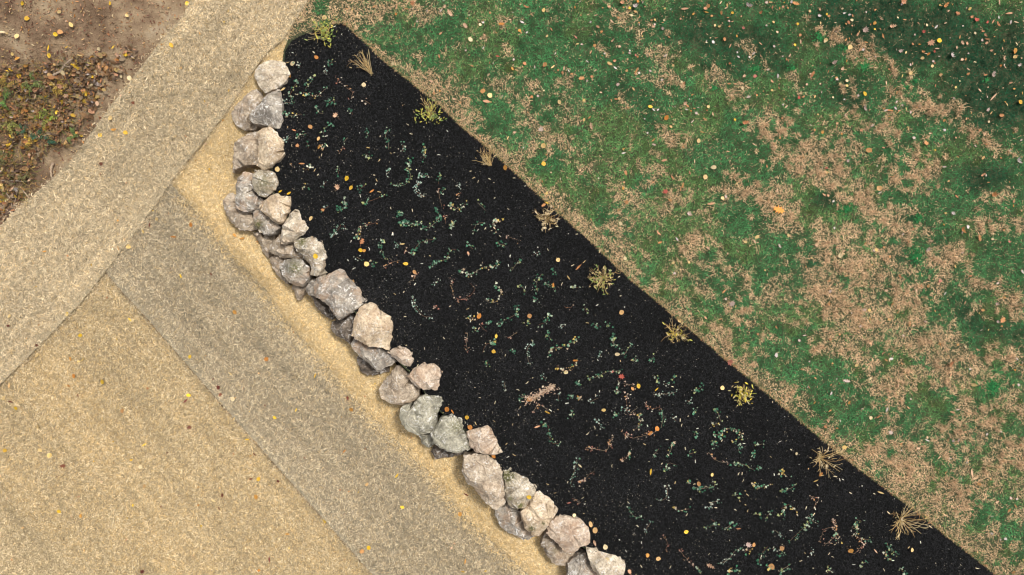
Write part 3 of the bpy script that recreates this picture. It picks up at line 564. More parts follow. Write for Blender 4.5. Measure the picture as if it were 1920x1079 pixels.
from mathutils.bvhtree import BVHTree
rock_tops = []
for i, s_ in enumerate(ROCKS):
    o, top, zt = make_rock(i, s_); me = o.data
    rock_tops.append((top, BVHTree.FromPolygons([v.co + o.location for v in me.vertices], [tuple(p.vertices) for p in me.polygons])))
# ROCK_STEP

# ------------------------------------------------------------------ landmark based labels
ORD = ['', 'second ', 'third ', 'fourth ', 'fifth ', 'sixth ', 'seventh ', 'eighth ', 'ninth ', 'tenth ', 'eleventh ', 'twelfth ', 'thirteenth ', 'fourteenth ', 'fifteenth ', 'sixteenth ', 'seventeenth ', 'eighteenth ', 'nineteenth ', 'twentieth ']
ORDF = ['first ', *ORD[1:]]
SHR = [(612, 66), (697, 137), (805, 210), (914, 305), (1025, 408), (1125, 520), (1266, 625), (1388, 735), (1538, 858), (1690, 978)]
LM = [(x, y, 'the %sshrub from the top' % ORDF[k].replace('first', 'first') if k else 'the topmost shrub') for k, (x, y) in enumerate(SHR)]
LM = [(x, y, t.replace('the tenth shrub from the top', 'the lowest shrub')) for x, y, t in LM]
LM += [(1920, 0, 'the top right corner'), (1920, 1079, 'the bottom right corner'), (0, 0, 'the top left corner'), (0, 1079, 'the bottom left corner'), (960, 0, 'the middle of the top edge'),
       (960, 1079, 'the middle of the bottom edge'), (1920, 540, 'the middle of the right edge'), (0, 540, 'the middle of the left edge'), (507, 143, 'the topmost boulder'), (637, 550, 'the largest boulder'),
       (903, 825, 'the reddish kite shaped boulder'), (1065, 1000, 'the pink polygonal boulder'), (437, 400, 'the leftmost boulder'), (540, 250, 'the pitted cream boulder'), (1462, 393, 'the orange oak leaf'), (198, 510, 'the corner of the golden blanket'),
       (315, 344, 'the corner of the grey blanket'), (640, 42, 'the tip of the mulch bed'), (797, 706, 'the pinkish ragged boulder')]
def rank_labels(items, desc, noun):
    """items [(x,y)] -> a label per item naming its rank by distance from one landmark; each label used once"""
    pts = np.array([(a, b) for a, b in items], float); used = set(); out = [None] * len(items)
    lm = np.array([(a, b) for a, b, _ in LM], float); D = np.hypot(pts[:, None, 0] - lm[None, :, 0], pts[:, None, 1] - lm[None, :, 1]); rk = D.argsort(0).argsort(0)
    for i in range(len(items)):
        sc = rk[i] + D[i] / 400; j = int(sc.argmin()); r = int(rk[i, j]); r = min(r, 19)
        out[i] = '%s, %snearest %sto %s' % (desc[i] if isinstance(desc, list) else desc, ORD[r] if r else '', 'such plant ' if noun == 'plant' else '', LM[j][2])
    return out

# ------------------------------------------------------------------ small plant pieces
def tube_np(path, r0, r1, sides=4):
    path = [Vector(p) for p in path]; V = []; F = []; n = len(path)
    for i, p in enumerate(path):
        t = (path[min(i + 1, n - 1)] - path[max(i - 1, 0)]); t = t.normalized() if t.length > 1e-6 else Vector((0, 0, 1))
        a = t.orthogonal().normalized(); b = t.cross(a); r = r0 + (r1 - r0) * i / max(1, n - 1)
        for k in range(sides):
            w = 2 * math.pi * k / sides; V.append(tuple(p + (a * math.cos(w) + b * math.sin(w)) * r))
    for i in range(n - 1):
        for k in range(sides): F.append((i * sides + k, i * sides + (k + 1) % sides, (i + 1) * sides + (k + 1) % sides, (i + 1) * sides + k))
    return V, F
SHAPES = {
 'round': [(0, -.5), (.30, -.42), (.48, -.15), (.46, .15), (.25, .38), (0, .56), (-.25, .38), (-.46, .15), (-.48, -.15), (-.30, -.42)],
 'ivy': [(0, -.45), (.35, -.4), (.5, -.05), (.22, .1), (0, .55), (-.22, .1), (-.5, -.05), (-.35, -.4)],
 'lance': [(0, -.6), (.15, -.3), (.2, 0), (.14, .35), (0, .65), (-.14, .35), (-.2, 0), (-.15, -.3)],
 'oak': [(0, -.62), (.08, -.45), (.26, -.42), (.10, -.25), (.38, -.12), (.12, -.02), (.40, .18), (.12, .2), (.24, .45), (.06, .4), (0, .62), (-.06, .4), (-.24, .45), (-.12, .2), (-.40, .18), (-.12, -.02), (-.38, -.12), (-.10, -.25), (-.26, -.42), (-.08, -.45)],
 'maple': [(0, -.42), (.12, -.3), (.42, -.42), (.30, -.16), (.58, .02), (.30, .06), (.34, .34), (.12, .22), (0, .60), (-.12, .22), (-.34, .34), (-.30, .06), (-.58, .02), (-.30, -.16), (-.42, -.42), (-.12, -.3)]}
def leaf_geo(shape, c, size, ang, rnd, curl=.25, tilt=.35):
    """one leaf blade as a fan; c centre; returns verts, faces(tri)"""
    pts = SHAPES[shape]; ca, sa = math.cos(ang), math.sin(ang); tx, ty = rnd.uniform(-tilt, tilt), rnd.uniform(-tilt, tilt); cu = curl * rnd.uniform(-.3, 1.2); fold = rnd.uniform(0, .5)
    V = []
    asp = rnd.uniform(.68, 1.1)
    for (a, b) in [(0, 0)] + pts:
        a *= asp
        z = cu * (a * a + b * b) * 1.2 + fold * abs(a) * .6 + tx * a + ty * b
        V.append((c[0] + (a * ca - b * sa) * size, c[1] + (a * sa + b * ca) * size, c[2] + z * size))
    n = len(pts); return V, [(0, 1 + k, 1 + (k + 1) % n) for k in range(n)]
def tri_mesh(name, V, F, mat, T, org):
    V = np.array(V, float) - np.array(org)[None]
    return np_mesh(name, V, np.array(F), [mat], np.array(T))
def path_px(pts, step=3.0):
    """smooth polyline through pixel points"""
    p = [np.array(q, float) for q in pts]
    if len(p) == 1: return [p[0]]
    out = []; q = [2 * p[0] - p[1]] + p + [2 * p[-1] - p[-2]]
    for i in range(1, len(q) - 2):
        L = np.linalg.norm(q[i + 1] - q[i]); m = max(1, int(L / step))
        for j in range(m):
            t = j / m; out.append(.5 * ((2 * q[i]) + (-q[i - 1] + q[i + 1]) * t + (2 * q[i - 1] - 5 * q[i] + 4 * q[i + 1] - q[i + 2]) * t * t + (-q[i - 1] + 3 * q[i] - 3 * q[i + 1] + q[i + 2]) * t ** 3))
    out.append(p[-1]); return out

# ------------------------------------------------------------------ creeping plants in the bed
CR = {'a': (500, 100, 3.597), 'b': (580, 380, 3.597), 'c': (740, 200, 3.597), 'd': (840, 440, 3.597), 'e': (1140, 600, 3.597), 'f': (1000, 860, 4.927), 'g': (1280, 820, 4.166), 'h': (1500, 860, 4.928), 'i': (940, 640, 3.597)}
PL = """a g 320,150 300,190 265,240|a g 215,185 175,245 160,300 185,340|a m 250,265 330,290 400,240|a m 120,410 180,420 240,410|a g 410,340 460,315 455,360|a t 540,235 580,265 570,310|a g 330,360 350,400 380,405|a t 660,320 700,345|a g 560,380 580,415|a g 440,475 395,505 385,545|a m 205,560 270,540|a g 270,600 285,640|a g 545,570 520,600|a t 520,630 485,680|a g 670,530 690,560|a g 820,515 800,560 820,600 825,650|a p 925,620 915,660|a m 1065,630 1060,670 1060,715|a g 680,690|a g 970,720 955,780 970,830 930,890 895,890 840,885|a p 835,780 805,830|a g 670,885 620,920|a p 1035,830 1090,830|a p 1030,870 1010,930 1070,970|a m 255,900 290,910|a t 150,745 180,775|a g 655,1015 720,990 800,960|a g 525,990 540,1040|a p 370,1055 420,1035|a g 490,1060|a p 400,125|a t 480,185|a g 430,70|a p 390,885|a g 480,795|a m 390,625|a p 215,85|a p 120,330 160,335|a p 130,600 160,560|a m 300,760 260,790
b g 205,60 255,20|b p 150,240 190,190 220,145 250,180|b m 320,240 330,200 370,155|b t 380,150 430,140 465,130|b g 490,250 485,310 515,385|b g 435,415|b t 510,430 570,400 610,390|b g 610,75|b g 625,135 690,150 745,140|b g 690,355 710,315 750,270 850,245|b t 640,320 700,350|b g 970,150|b g 820,435 870,400 925,380 950,320 990,320|b p 860,540|b t 720,470 710,510 660,545|b p 700,640 715,700 765,760 830,775|b t 855,710|b p 320,370 350,385|b p 590,285
c p 55,260 60,300|c g 200,280 205,350|c g 300,470 295,520|c t 295,560 300,600 320,680|c g 285,700 300,750 240,810 175,825|c m 370,660 430,690 480,660|c g 170,470 230,465|c p 170,510 140,560 200,610|c g 30,720|c g 45,785 110,795 175,785|c p 440,545|c g 330,565|c g 395,795|c g 560,650 610,700|c g 600,780 545,800 535,850|c m 715,770 660,790 690,850|c t 345,740 345,790|c t 770,880 840,905|c g 690,920 745,940|c g 490,925 530,960|c t 430,600
d t 30,300 30,380 50,440|d t 60,440 140,420 180,370 150,330|d m 100,245 150,275 230,225 310,225|d g 310,220 345,175|d g 480,175 455,205 425,245|d g 630,270 600,320 605,390|d g 715,250|d g 470,345 500,355 515,395|d m 320,340 355,380 340,440 290,460 245,435|d g 650,335 710,350 725,380|d g 855,355|d g 585,440|d t 780,490 830,490 840,470|d g 930,510 960,510|d g 465,490 455,540 390,575 335,610|d g 540,590|d g 690,540 660,590 615,610|d p 765,620|d g 995,610|d g 1085,610|d m 130,565 180,560|d g 270,600|d g 180,640|d t 215,610 260,655|d t 130,670 125,740 130,795|d m 320,720 250,750 235,800|d g 265,870|d g 435,785|d t 405,700 470,655|d p 575,730 535,770 540,840 560,880|d g 680,685|d m 870,700 800,750 690,775 680,820|d g 1115,690 1110,730 1150,755|d p 1025,815|d p 650,965|d m 735,880 760,910 830,915 865,860|d g 950,970 1015,955 1080,925 1170,920|d p 380,1000 390,1060|d g 880,1000|d p 590,130
i t 170,390 220,375 260,360 340,310 390,330|i g 135,380|i t 215,480 250,430 320,470|i g 470,375|i m 530,385|i p 600,410 650,385|i g 490,470 460,505|i p 630,515 665,570 690,595|i g 770,490|i g 270,560 315,570 320,640 350,690 400,685|i t 580,720 650,730 710,735 730,690 760,635|i m 870,755 820,810|i p 510,800 490,880 465,980|i t 530,960 580,910 625,880|i g 780,345|i p 385,350 385,410
e g 40,110 35,150 65,180|e g 110,235 155,160|e g 180,270|e g 300,262|e g 320,390|e g 445,390|e p 390,430|e m 60,490 75,440|e t 105,430 160,440 200,460|e t 125,500 130,620 150,640|e t 150,630 200,590|e t 250,570 300,600 350,590|e g 360,600 370,660 360,730|e m 210,640 215,700 185,740|e t 100,765 170,795 280,770 340,740|e p 305,505 380,500 455,490|e g 580,485 635,450|e g 585,615|e p 435,655 460,680|e g 730,600 745,640 760,685|e m 705,700 740,710|e m 710,770 760,780 790,740 870,740 900,780 840,830|e g 710,835|e g 585,765|e g 880,870|e g 990,840 1040,840|e g 980,880 970,935|e t 680,895 730,950 800,965|e g 840,965 910,975 980,1010|e g 1010,990|e g 310,910 345,870|e m 440,830 405,920|e g 385,1020 400,970 460,975|e t 80,950 150,905|e t 10,840 30,780|e g 560,900|e m 1150,1050 1160,1015 1210,1060|e p 545,545|e p 120,600 95,590
f p 1235,240 1235,350 1180,390 1120,370|f m 1290,450 1340,480 1440,470|f g 870,450 905,500 930,535 990,550|f p 1090,580 1050,640 1035,700|f t 1200,720 1240,780 1220,850|f t 1360,850 1400,910 1470,990|f m 1430,190 1440,240|f t 380,370 430,420
g g 80,390 150,400 200,395 250,380 230,330|g p 200,555 240,510 290,490|g g 220,640 260,680 170,710|g g 400,660 370,690 325,720|g g 415,445|g m 540,365 600,395 640,385 690,365|g g 760,415 800,420 840,400 880,380|g g 585,605|g g 670,605|g t 985,465 1060,480 1020,560|g m 770,560 830,530 900,590|g g 770,600|g p 980,610 1010,650 1060,680|g g 1000,660 930,720 880,770 830,820|g p 720,730 780,770|g t 1160,640 1190,700 1110,720 1065,820|g m 1190,755 1220,830|g t 1200,770 1100,850|g p 450,870 400,900 350,960 290,985|g m 490,890 540,880|g g 600,980 620,910 660,860|g p 710,870|g g 770,910 800,900|g g 750,1050 800,1020 850,990|g m 650,1000 700,1030|g g 120,1010 130,1060|g m 360,1060 390,1020|g g 430,1040|g g 1140,1000 1130,1040 1170,1050|g p 1000,895|g g 240,50
h m 530,600 480,640 530,660 480,720|h t 540,740 570,800 500,880 440,830|h g 520,560 570,580|h g 590,740 640,750|h g 810,780 830,830 900,880|h m 790,850 800,900 820,950|h g 560,970 610,960|h g 940,1030 980,1030"""
PAL = {'g': [(.02, .085, .045), (.03, .125, .065), (.055, .17, .095), (.14, .24, .16), (.30, .34, .24), (.28, .30, .12)], 'p': [(.20, .29, .24), (.34, .40, .34), (.45, .45, .36), (.10, .2, .13)],
       't': [(.36, .22, .16), (.48, .34, .25), (.30, .13, .09), (.50, .40, .30), (.45, .24, .10)], 'm': [(.05, .18, .09), (.16, .28, .18), (.42, .31, .2), (.46, .44, .33), (.45, .32, .08)]}
DESC = {'g': 'fresh green creeper', 'p': 'grey green creeper', 't': 'withered tan creeper', 'm': 'half withered creeper'}
plants = []
for line in PL.split('\n'):
    for ent in line.split('|'):
        q = ent.split(); ox, oy, sc = CR[q[0]]
        plants.append((q[1], [(ox + float(s.split(',')[0]) / sc, oy + float(s.split(',')[1]) / sc) for s in q[2:]]))
for ty in 'gptm':
    sub = [(k, p) for k, p in enumerate(plants) if p[0] == ty]
    labs = rank_labels([tuple(np.mean(p[1], 0)) for k, p in sub], DESC[ty].replace(' on black mulch', ''), 'plant')
    for (k, (t_, pts)), lab in zip(sub, labs):
        rnd = random.Random(k * 7 + 3); pth = path_px(pts); short = len(pth) < 4
        if short:
            a = rnd.uniform(0, 6.28); c0 = pth[0]; L_ = rnd.uniform(5, 9); pth = [c0 + np.array([math.cos(a), math.sin(a)]) * L_ * (q / 3 - .5) * 2 * .6 for q in range(4)]
        zs = gz([p[0] for p in pth], [p[1] for p in pth])
        w = [P(p[0] + rnd.gauss(0, .5), p[1] + rnd.gauss(0, .5), zs[j] + .012 + .012 * abs(math.sin(j * 1.1 + k))) for j, p in enumerate(pth)]
        org = w[len(w) // 2].copy(); org.z = float(zs[len(zs) // 2])
        e = tag(empty('creeping_plant', org), lab, 'creeper', 'young creepers planted in the mulch bed')
        V, F = tube_np(w, .0028, .0018)
        sc_ = rnd.choice([(.20, .13, .08), (.17, .085, .05), (.26, .20, .13)]); 
        me = np_mesh('stem', np.array(V) - np.array(org), np.array(F), [M['bark']], np.tile(sc_, (len(V), 1))); add_obj('stem', me, e)
        LV, LF, LT = [], [], []; N_ = len(w)
        for j, p in enumerate(w):
            tt = j / max(1, N_ - 1); cnt = (2 if short else rnd.choice([0, 1, 2, 2])) + (1 if (tt < .3 and rnd.random() < .7) else 0)
            if t_ == 't' and not short and rnd.random() < .35: cnt = max(0, cnt - 1)
            for _ in range(cnt):
                a = rnd.uniform(0, 6.28); rr = rnd.uniform(.012, .05); c = (p.x + math.cos(a) * rr, p.y + math.sin(a) * rr, p.z + rnd.uniform(.0, .03) + .008)
                s = rnd.uniform(.021, .044) * (1.15 if tt < .3 else .8) * (.78 if t_ in 'tp' else 1)
                v, f = leaf_geo('ivy' if t_ != 't' else rnd.choice(['ivy', 'lance']), c, s, rnd.uniform(0, 6.28), rnd, .3, .5); b0 = len(LV)
                cc = np.array(rnd.choice(PAL[t_])) * rnd.uniform(.5, 1.1)
                LV += v; LF += [(x + b0, y + b0, z_ + b0) for x, y, z_ in f]; LT += [tuple(cc)] * len(v)
        if LV: add_obj('leaves', tri_mesh('leaves', LV, LF, M['leaf'], LT, org), e)

# dead tan plant in the middle of the bed
rnd = random.Random(77); LV, LF, LT = [], [], []; pth = path_px([(985, 752), (1000, 745), (1014, 738), (1026, 731), (1038, 726)], 1.2); org = P(1010, 742, float(gz(1010, 742)[0]))
for p in pth:
    for _ in range(rnd.choice([1, 3, 5, 9])):
        x, y = p[0] + rnd.gauss(0, 3.5), p[1] + rnd.gauss(0, rnd.choice([2, 4, 6])); b0 = len(LV); v, f = leaf_geo(rnd.choice(['lance', 'ivy', 'oak']), P(x, y, org.z + rnd.uniform(.01, .06)) - org, rnd.uniform(.018, .04), rnd.uniform(0, 6.28), rnd, .6, .8)
        LV += v; LF += [(a + b0, b + b0, c + b0) for a, b, c in f]; LT += [tuple(np.array(rnd.choice([(.48, .33, .22), (.40, .26, .17), (.55, .42, .3)])) * rnd.uniform(.5, 1.1))] * len(v)
w = [P(p[0], p[1], org.z + .03) - org for p in pth]; V, F = tube_np(w, .004, .002)
e = tag(empty('dead_plant', org), 'dense heap of dead tan leaves, the largest dry clump in the mulch bed', 'dead plant')
add_obj('stem', np_mesh('stem', np.array(V), np.array(F), [M['bark']], np.tile((.25, .17, .1), (len(V), 1))), e); add_obj('leaves', tri_mesh('leaves', LV, LF, M['leaf'], LT, (0, 0, 0)), e)

# ------------------------------------------------------------------ cut back shrubs along the lawn edge
# base, stems, mean direction (deg, 0 = right, 90 = up), spread, length px, leaf amount, leaf kind, label
SH = [((612, 72), 15, 120, 150, 30, 60, 'yg', 'leafy yellow green shrub at the tip of the mulch bed'),
      ((697, 139), 24, 126, 62, 40, 0, '', 'bare shrub of long tan stems fanning upward, second from the top'),
      ((806, 218), 18, 85, 120, 28, 46, 'yg', 'shrub with yellow green leaves low on bare stems, third from the top'),
      ((920, 310), 24, 125, 100, 34, 4, 'tan', 'bare tan shrub leaning up and left, fourth from the top'),
      ((1025, 410), 30, 90, 360, 26, 26, 'tan', 'dense ball of short straw coloured twigs, fifth shrub from the top'),
      ((1128, 520), 28, 100, 360, 28, 44, 'ygt', 'bushy tan and yellow green shrub, sixth from the top'),
      ((1264, 625), 30, 70, 360, 28, 16, 'y', 'twiggy shrub with a yellow heart beside a yellow leaf, seventh from the top'),
      ((1388, 737), 20, 90, 360, 20, 50, 'y', 'small bright yellow leafed shrub, eighth from the top'),
      ((1536, 858), 32, 0, 360, 30, 12, 'tan', 'bare tan shrub with long stems reaching right, ninth from the top'),
      ((1688, 974), 38, 0, 360, 34, 6, 'tan', 'largest and lowest shrub, bare tan stems sprawling on all sides')]
LCOL = {'yg': [(.30, .30, .05), (.16, .22, .05), (.45, .38, .07), (.22, .26, .08)], 'ygt': [(.30, .28, .06), (.18, .24, .06), (.45, .34, .16)], 'y': [(.50, .38, .04), (.40, .34, .06), (.50, .40, .20), (.3, .3, .05)], 'tan': [(.42, .31, .16), (.50, .40, .25)], '': [(.4, .3, .2)]}
for k, ((bx, by), ns, mdir, spread, ln, nl, lk, lab) in enumerate(SH):
    rnd = random.Random(50 + k); z0 = float(gz(bx, by)[0]); org = P(bx, by, z0)
    e = tag(empty('shrub', org), lab, 'shrub', 'cut back shrubs planted along the lawn edge'); tips = []
    # what the lens adds: tall stems lean outward from the picture centre on their own; here they really splay
    for j in range(ns):
        a = R(mdir + spread * ((j + rnd.random()) / ns - .5)); L = ln / S * rnd.uniform(.4, 1.12); hh = rnd.uniform(.10, .22)
        if k == 8 and abs(math.degrees(a)) < 40: L *= 1.45
        if k == 9 and abs(math.degrees(a)) < 45: L *= 1.2
        if k == 0 and math.cos(a) < 0: L *= 1.2
        bend = rnd.gauss(0, .12 if k == 1 else .55); pth = []; cx, cy, cz = rnd.gauss(0, .012), rnd.gauss(0, .012), 0
        for s in range(6):
            t = s / 5; pth.append(Vector((cx, cy, hh * (1 - (1 - t) ** 1.6) if L > .1 else hh * t))); cx += math.cos(a + bend * t) * L / 5; cy += math.sin(a + bend * t) * L / 5
            cx += rnd.gauss(0, .004); cy += rnd.gauss(0, .004)
        V, F = tube_np(pth, .0046, .0018)
        for _ in range(rnd.choice([0, 1, 2, 3])):     # side twigs
            q = pth[rnd.choice([2, 3, 4])]; b = a + rnd.choice([-1, 1]) * rnd.uniform(.4, 1.0); l2 = L * rnd.uniform(.18, .4)
            v2, f2 = tube_np([q, q + Vector((math.cos(b) * l2 * .5, math.sin(b) * l2 * .5, .02)), q + Vector((math.cos(b + .2) * l2, math.sin(b + .2) * l2, .035))], .003, .0018); o_ = len(V)
            V += v2; F += [tuple(x + o_ for x in f) for f in f2]
        c = np.array(rnd.choice([(.60, .42, .18), (.56, .40, .18), (.36, .23, .10), (.58, .45, .24)])) * rnd.uniform(.5, 1.05)
        add_obj('branch', np_mesh('branch', np.array(V), np.array(F), [M['bark']], np.tile(c, (len(V), 1))), e); tips += pth[2:]
    if nl:
        LV, LF, LT = [], [], []
        if k == 0: cen = (math.cos(R(60)) * .07, math.sin(R(60)) * .05)
        for j in range(nl * 2):
            if k == 0 and j % 3: c = (cen[0] + rnd.gauss(0, .06), cen[1] + rnd.gauss(0, .10), rnd.uniform(.05, .18))
            elif k == 2 and j % 3: c = (rnd.gauss(0, .12), rnd.gauss(-.03, .06), rnd.uniform(.03, .15))
            elif k in (6, 7) and j % 3: c = (rnd.gauss(0, .05 if k == 6 else .075), rnd.gauss(0, .05 if k == 6 else .08), rnd.uniform(.05, .16))
            elif k == 5 and j % 2: c = (rnd.gauss(0, .09), rnd.gauss(-.05, .07), rnd.uniform(.04, .16))
            else: t = rnd.choice(tips); c = (t.x + rnd.gauss(0, .012), t.y + rnd.gauss(0, .012), t.z + .005)
            v, f = leaf_geo('lance', c, rnd.uniform(.028, .055), rnd.uniform(0, 6.28), rnd, .3, .8); b0 = len(LV); cc = np.array(rnd.choice(LCOL[lk])) * rnd.uniform(.7, 1.2)
            LV += v; LF += [(x + b0, y + b0, z_ + b0) for x, y, z_ in f]; LT += [tuple(cc)] * len(v)
        add_obj('foliage', tri_mesh('foliage', LV, LF, M['leaf'], LT, (0, 0, 0)), e)

# ------------------------------------------------------------------ fallen leaves
LC = {'L': (1100, 0, 3.596), 'N': (1500, 0, 3.597), 'Q': (1420, 280, 2.998), 'U': (1420, 620, 2.35), 'V': (1000, 280, 3.372), 'X': (560, 0, 2.997), 'S': (0, 400, 2.997), 'Z': (0, 720, 3.0), 'W': (500, 640, 2.458), 'O': (0, 0, 2.57),
      'c2': (400, 280, 3.597), 'c4': (660, 640, 3.597), 'c5': (820, 780, 3.6075)}
LC.update(CR)
LEAVES = """L W325,45* O345,10 T240,20* Y290,55 P303,105 T60,105 T10,100 P460,135 T75,180 T100,215 P352,210 W512,195 T175,275 T222,315 R330,373 O155,430* O270,478 T335,480* T345,530 P640,555 O315,600 W210,570 P220,665 Y430,720* O538,795* T30,855* P755,950* T450,945 O568,855 W740,765 T850,770 T798,805 P820,720 T680,715 T663,700 W1090,655 P1052,597 P865,172 P895,180 T870,258 R1055,190 T930,265 O843,108 Y983,88 T940,55 W1090,38* T1170,88 T1410,25* Y1620,97 P1505,77 W1570,108 O1260,150 Y1423,162 Y1405,303 W1015,355 W1125,362 T1370,375 P1613,272* P1775,320* W1665,425* T1725,465 T1525,500* R1135,515 T1250,550 P1250,610 P1755,545 P1755,578 Y1000,808 T1130,975 T1065,830* R1430,660 T1520,900 T660,60* O720,95 T800,60* T555,250 T965,430 O1463,1060 T1305,930 W1290,515
N W440,205* T550,130 T560,245 Y505,198 P660,120 T695,15* T620,180* O805,300 W775,235 Y940,275* T885,290* R835,215 P855,170 T1065,90* T1160,115 R1190,135* R1265,150 T1335,165* T1415,90* T980,40* T1345,10* T1095,290 W1025,375* P715,355 W680,345 T830,350 R905,350 T1260,290 P745,493* P893,447 T1135,500 O950,505 O1450,345* P1450,385* T1375,395* W1480,440 T1385,455 W1300,505* T1215,610 T1305,655* P1050,590 W1035,665 T655,625 T600,745* W437,730* Y438,633* T1360,780* W1270,740 Y1487,690* W770,930 T850,965* Y912,1013 O465,1015* O1235,1065 T410,880 W975,878 P1182,225 O1375,275 T1420,560 O1445,600 T1250,240 T760,430 T1265,265
Q O120,340* P465,598* R388,105 O390,130 P258,45 W510,65 O1270,50* W1468,65* T1265,145 O1075,180 W1050,100 O685,220* W690,245 P1058,360 W1100,360 T1330,255* O1440,318 T1155,455* T1250,500* W958,567* R1030,740 O960,770 T922,770 W655,570 T745,605 T710,620 T800,715 T725,795 T400,870 W125,545 W409,800 O740,957 T1200,712 O1268,905 W1345,870 T1380,960* W945,970 W1350,970 T850,520 W1490,690 P630,905 T105,1000 T760,870 W1185,437 R1415,520 P175,485
U W85,108* W392,222* P498,212 T228,250 P918,73 T850,148* T553,100 T635,145 W590,125 P955,240 T945,625* O978,677* P385,515 W572,348 T665,340 P437,153 T860,360 P500,385 T535,380 W588,450
V Y65,92* W570,25 T828,70* P1020,78 P1140,115 P1087,177* R835,268* W985,408* P552,470* P605,497 P580,690* T790,530* W908,568 P1340,587 T1400,585 P1415,555 W1258,978* T1205,900 P1287,215 W1217,300 T1123,345* T945,230 T590,335 O540,385 T585,150 T800,590 P420,645 P370,592 O865,322 T880,180 P985,715
X P1377,58* T1280,40* T935,145* O1140,135* P965,222* W1255,125 T1420,165 T850,75* W800,60 R1118,317 T1270,358 O1383,365* P1428,377 W1797,475* O1035,513* P1075,537 T1055,570* P1465,575* T1310,545 W1362,728* T1645,710* P1375,820* T1635,660 W1890,40* T1745,38 R1557,210 T1590,440* P1803,555 T790,318 T605,50 T640,20* T550,40* P145,100*
a O335,28* O155,150 P110,243 P655,213* Y540,845* Y568,908* O710,930 O350,577 O355,633 T380,645 P683,637 T465,420* T480,905* P73,783 Y93,932 Y150,945 T207,623 T237,745 T185,520 O295,497 P175,70
b P10,108 T90,50 Y345,322 O370,325 P387,415 P627,280 Y650,413 O710,470 O295,535* T355,265* T1072,343
c O745,412* P1102,1035* Y1028,650 T1005,665
d O710,345* O550,550* O210,550* Y325,687* Y308,790 P795,930* P1142,808* R1170,957* O1170,525* T880,220* P812,290 O860,850 P1025,113 P1193,158
i P690,465* Y310,480 O520,380 T242,577* Y925,303* Y1048,325 O885,320 O1005,620* O1050,590 P530,840 Y1008,880 O725,690 R750,205 O190,390
e P483,5* R820,285* P770,458
f O530,608* O570,660* P665,817* R330,410 Y1412,677* O1055,893 O1155,925* T890,1045 P378,525 T565,775*
g O125,365* T435,715 O775,865* W515,840* O555,840 T210,1000* O1080,290* P1040,342 P890,130 P230,293 O695,1010
h T700,857 O470,855 P1035,845 P745,315
S P880,33 D840,67 O1072,65* P803,103 O700,148 O665,198 P722,188 O250,215 O975,133 P1185,288 Y1015,353 D1187,343 O1360,142* O1320,125 Y375,567* P53,578 D47,633 Y450,687* P583,680 Y730,598 D207,742 P207,798 P465,822 O395,818 O415,915 Y575,948 P932,937 Y1067,807* O1320,557* P1295,903 O1497,820 Y1770,912 D1227,980* D1238,1020 D437,1025 Y1060,1023 D1042,1055 P1307,1045* P20,1040* O50,967 D60,1060 O385,970
Z Y88,137* P575,197 P215,240 O688,152 D1065,245* P1315,198 Y1545,190 Y1665,148 Y28,375* P228,373 P280,403* P790,467* D355,462 D942,388 Y812,342 Y1390,313 O1435,325 D1432,397 Y1455,535* O1440,637* D1410,535 D1565,548 O812,575 Y332,718* O455,742 O127,810 D1250,628 D1232,700 P1200,657 Y1825,773* O1617,845 D800,1057* D1515,988
W Y600,620 O358,507 O462,660 O890,797* Y470,952* O440,968 Y905,1062 O915,1015 O390,315 Y625,765 D920,708 D373,262
O Y903,18* Y825,218* D642,497 O547,625* Y605,640 D487,790 Y482,652* P765,262 P532,570 Y755,1055 Y108,18* Y130,90* P285,58* P342,120* Y267,167* O290,155 P80,175 P60,262 O82,283* Y233,232 Y238,270* O400,190 P385,268 Y365,318* P438,308 Y545,228 P640,280 Y608,265 P583,368* O512,327 P470,355 Y447,370 P625,378 P302,352 Y38,343 Y92,367* P613,76 P8,155 Y530,17 Y320,228 O400,685 Y353,557 O110,540 Y160,617 Y275,543 P375,465
c2 Y690,722* O390,140 O435,135
c4 O470,350* O450,365 O795,580* Y775,515* O640,460* O677,475 O955,775 Y572,535
c5 Y620,550* Y205,12 P1148,970 O985,905 O965,925"""
LCOLR = {'Y': [(.62, .38, .02), (.68, .43, .04), (.55, .32, .03)], 'P': [(.60, .42, .18), (.62, .48, .27), (.56, .38, .13)], 'O': [(.44, .17, .03), (.50, .24, .05), (.50, .30, .12), (.40, .20, .07)], 'T': [(.42, .18, .08), (.52, .27, .15), (.46, .21, .08), (.56, .35, .22)],
         'W': [(.50, .38, .32), (.55, .46, .42), (.42, .30, .25)], 'R': [(.42, .09, .06), (.45, .16, .12)], 'D': [(.14, .035, .02), (.17, .06, .03)]}
LNAME = {'Y': 'bright yellow', 'P': 'pale yellow', 'O': 'orange', 'T': 'curled tan', 'W': 'whitish', 'R': 'red', 'D': 'dark brown'}
LSH = {'Y': ['round'], 'P': ['round'], 'O': ['round', 'oak', 'round'], 'T': ['oak', 'maple', 'lance'], 'W': ['maple', 'maple', 'oak'], 'R': ['maple'], 'D': ['maple', 'oak']}
def rock_at(x, y):
    best = None
    for top, bv in rock_tops:
        if not inside(top, np.array([x]), np.array([y]))[0]: continue
        c0 = Vector((0, 0, H)); hit = bv.ray_cast(c0, (P(x, y, 0) - c0).normalized())[0]
        if hit and (best is None or hit.z > best): best = hit.z
    return best
leaves = []
for line in LEAVES.split('\n'):
    q = line.split(); ox, oy, sc = LC[q[0]]
    for s in q[1:]:
        big = s.endswith('*'); xx, yy = s[1:].rstrip('*').split(','); x, y = ox + float(xx) / sc, oy + float(yy) / sc
        if any(abs(x - l[1]) + abs(y - l[2]) < 5 for l in leaves): continue
        leaves.append((s[0], x, y, big))
for l in [('Y', 657, 351, True)]:
    pass
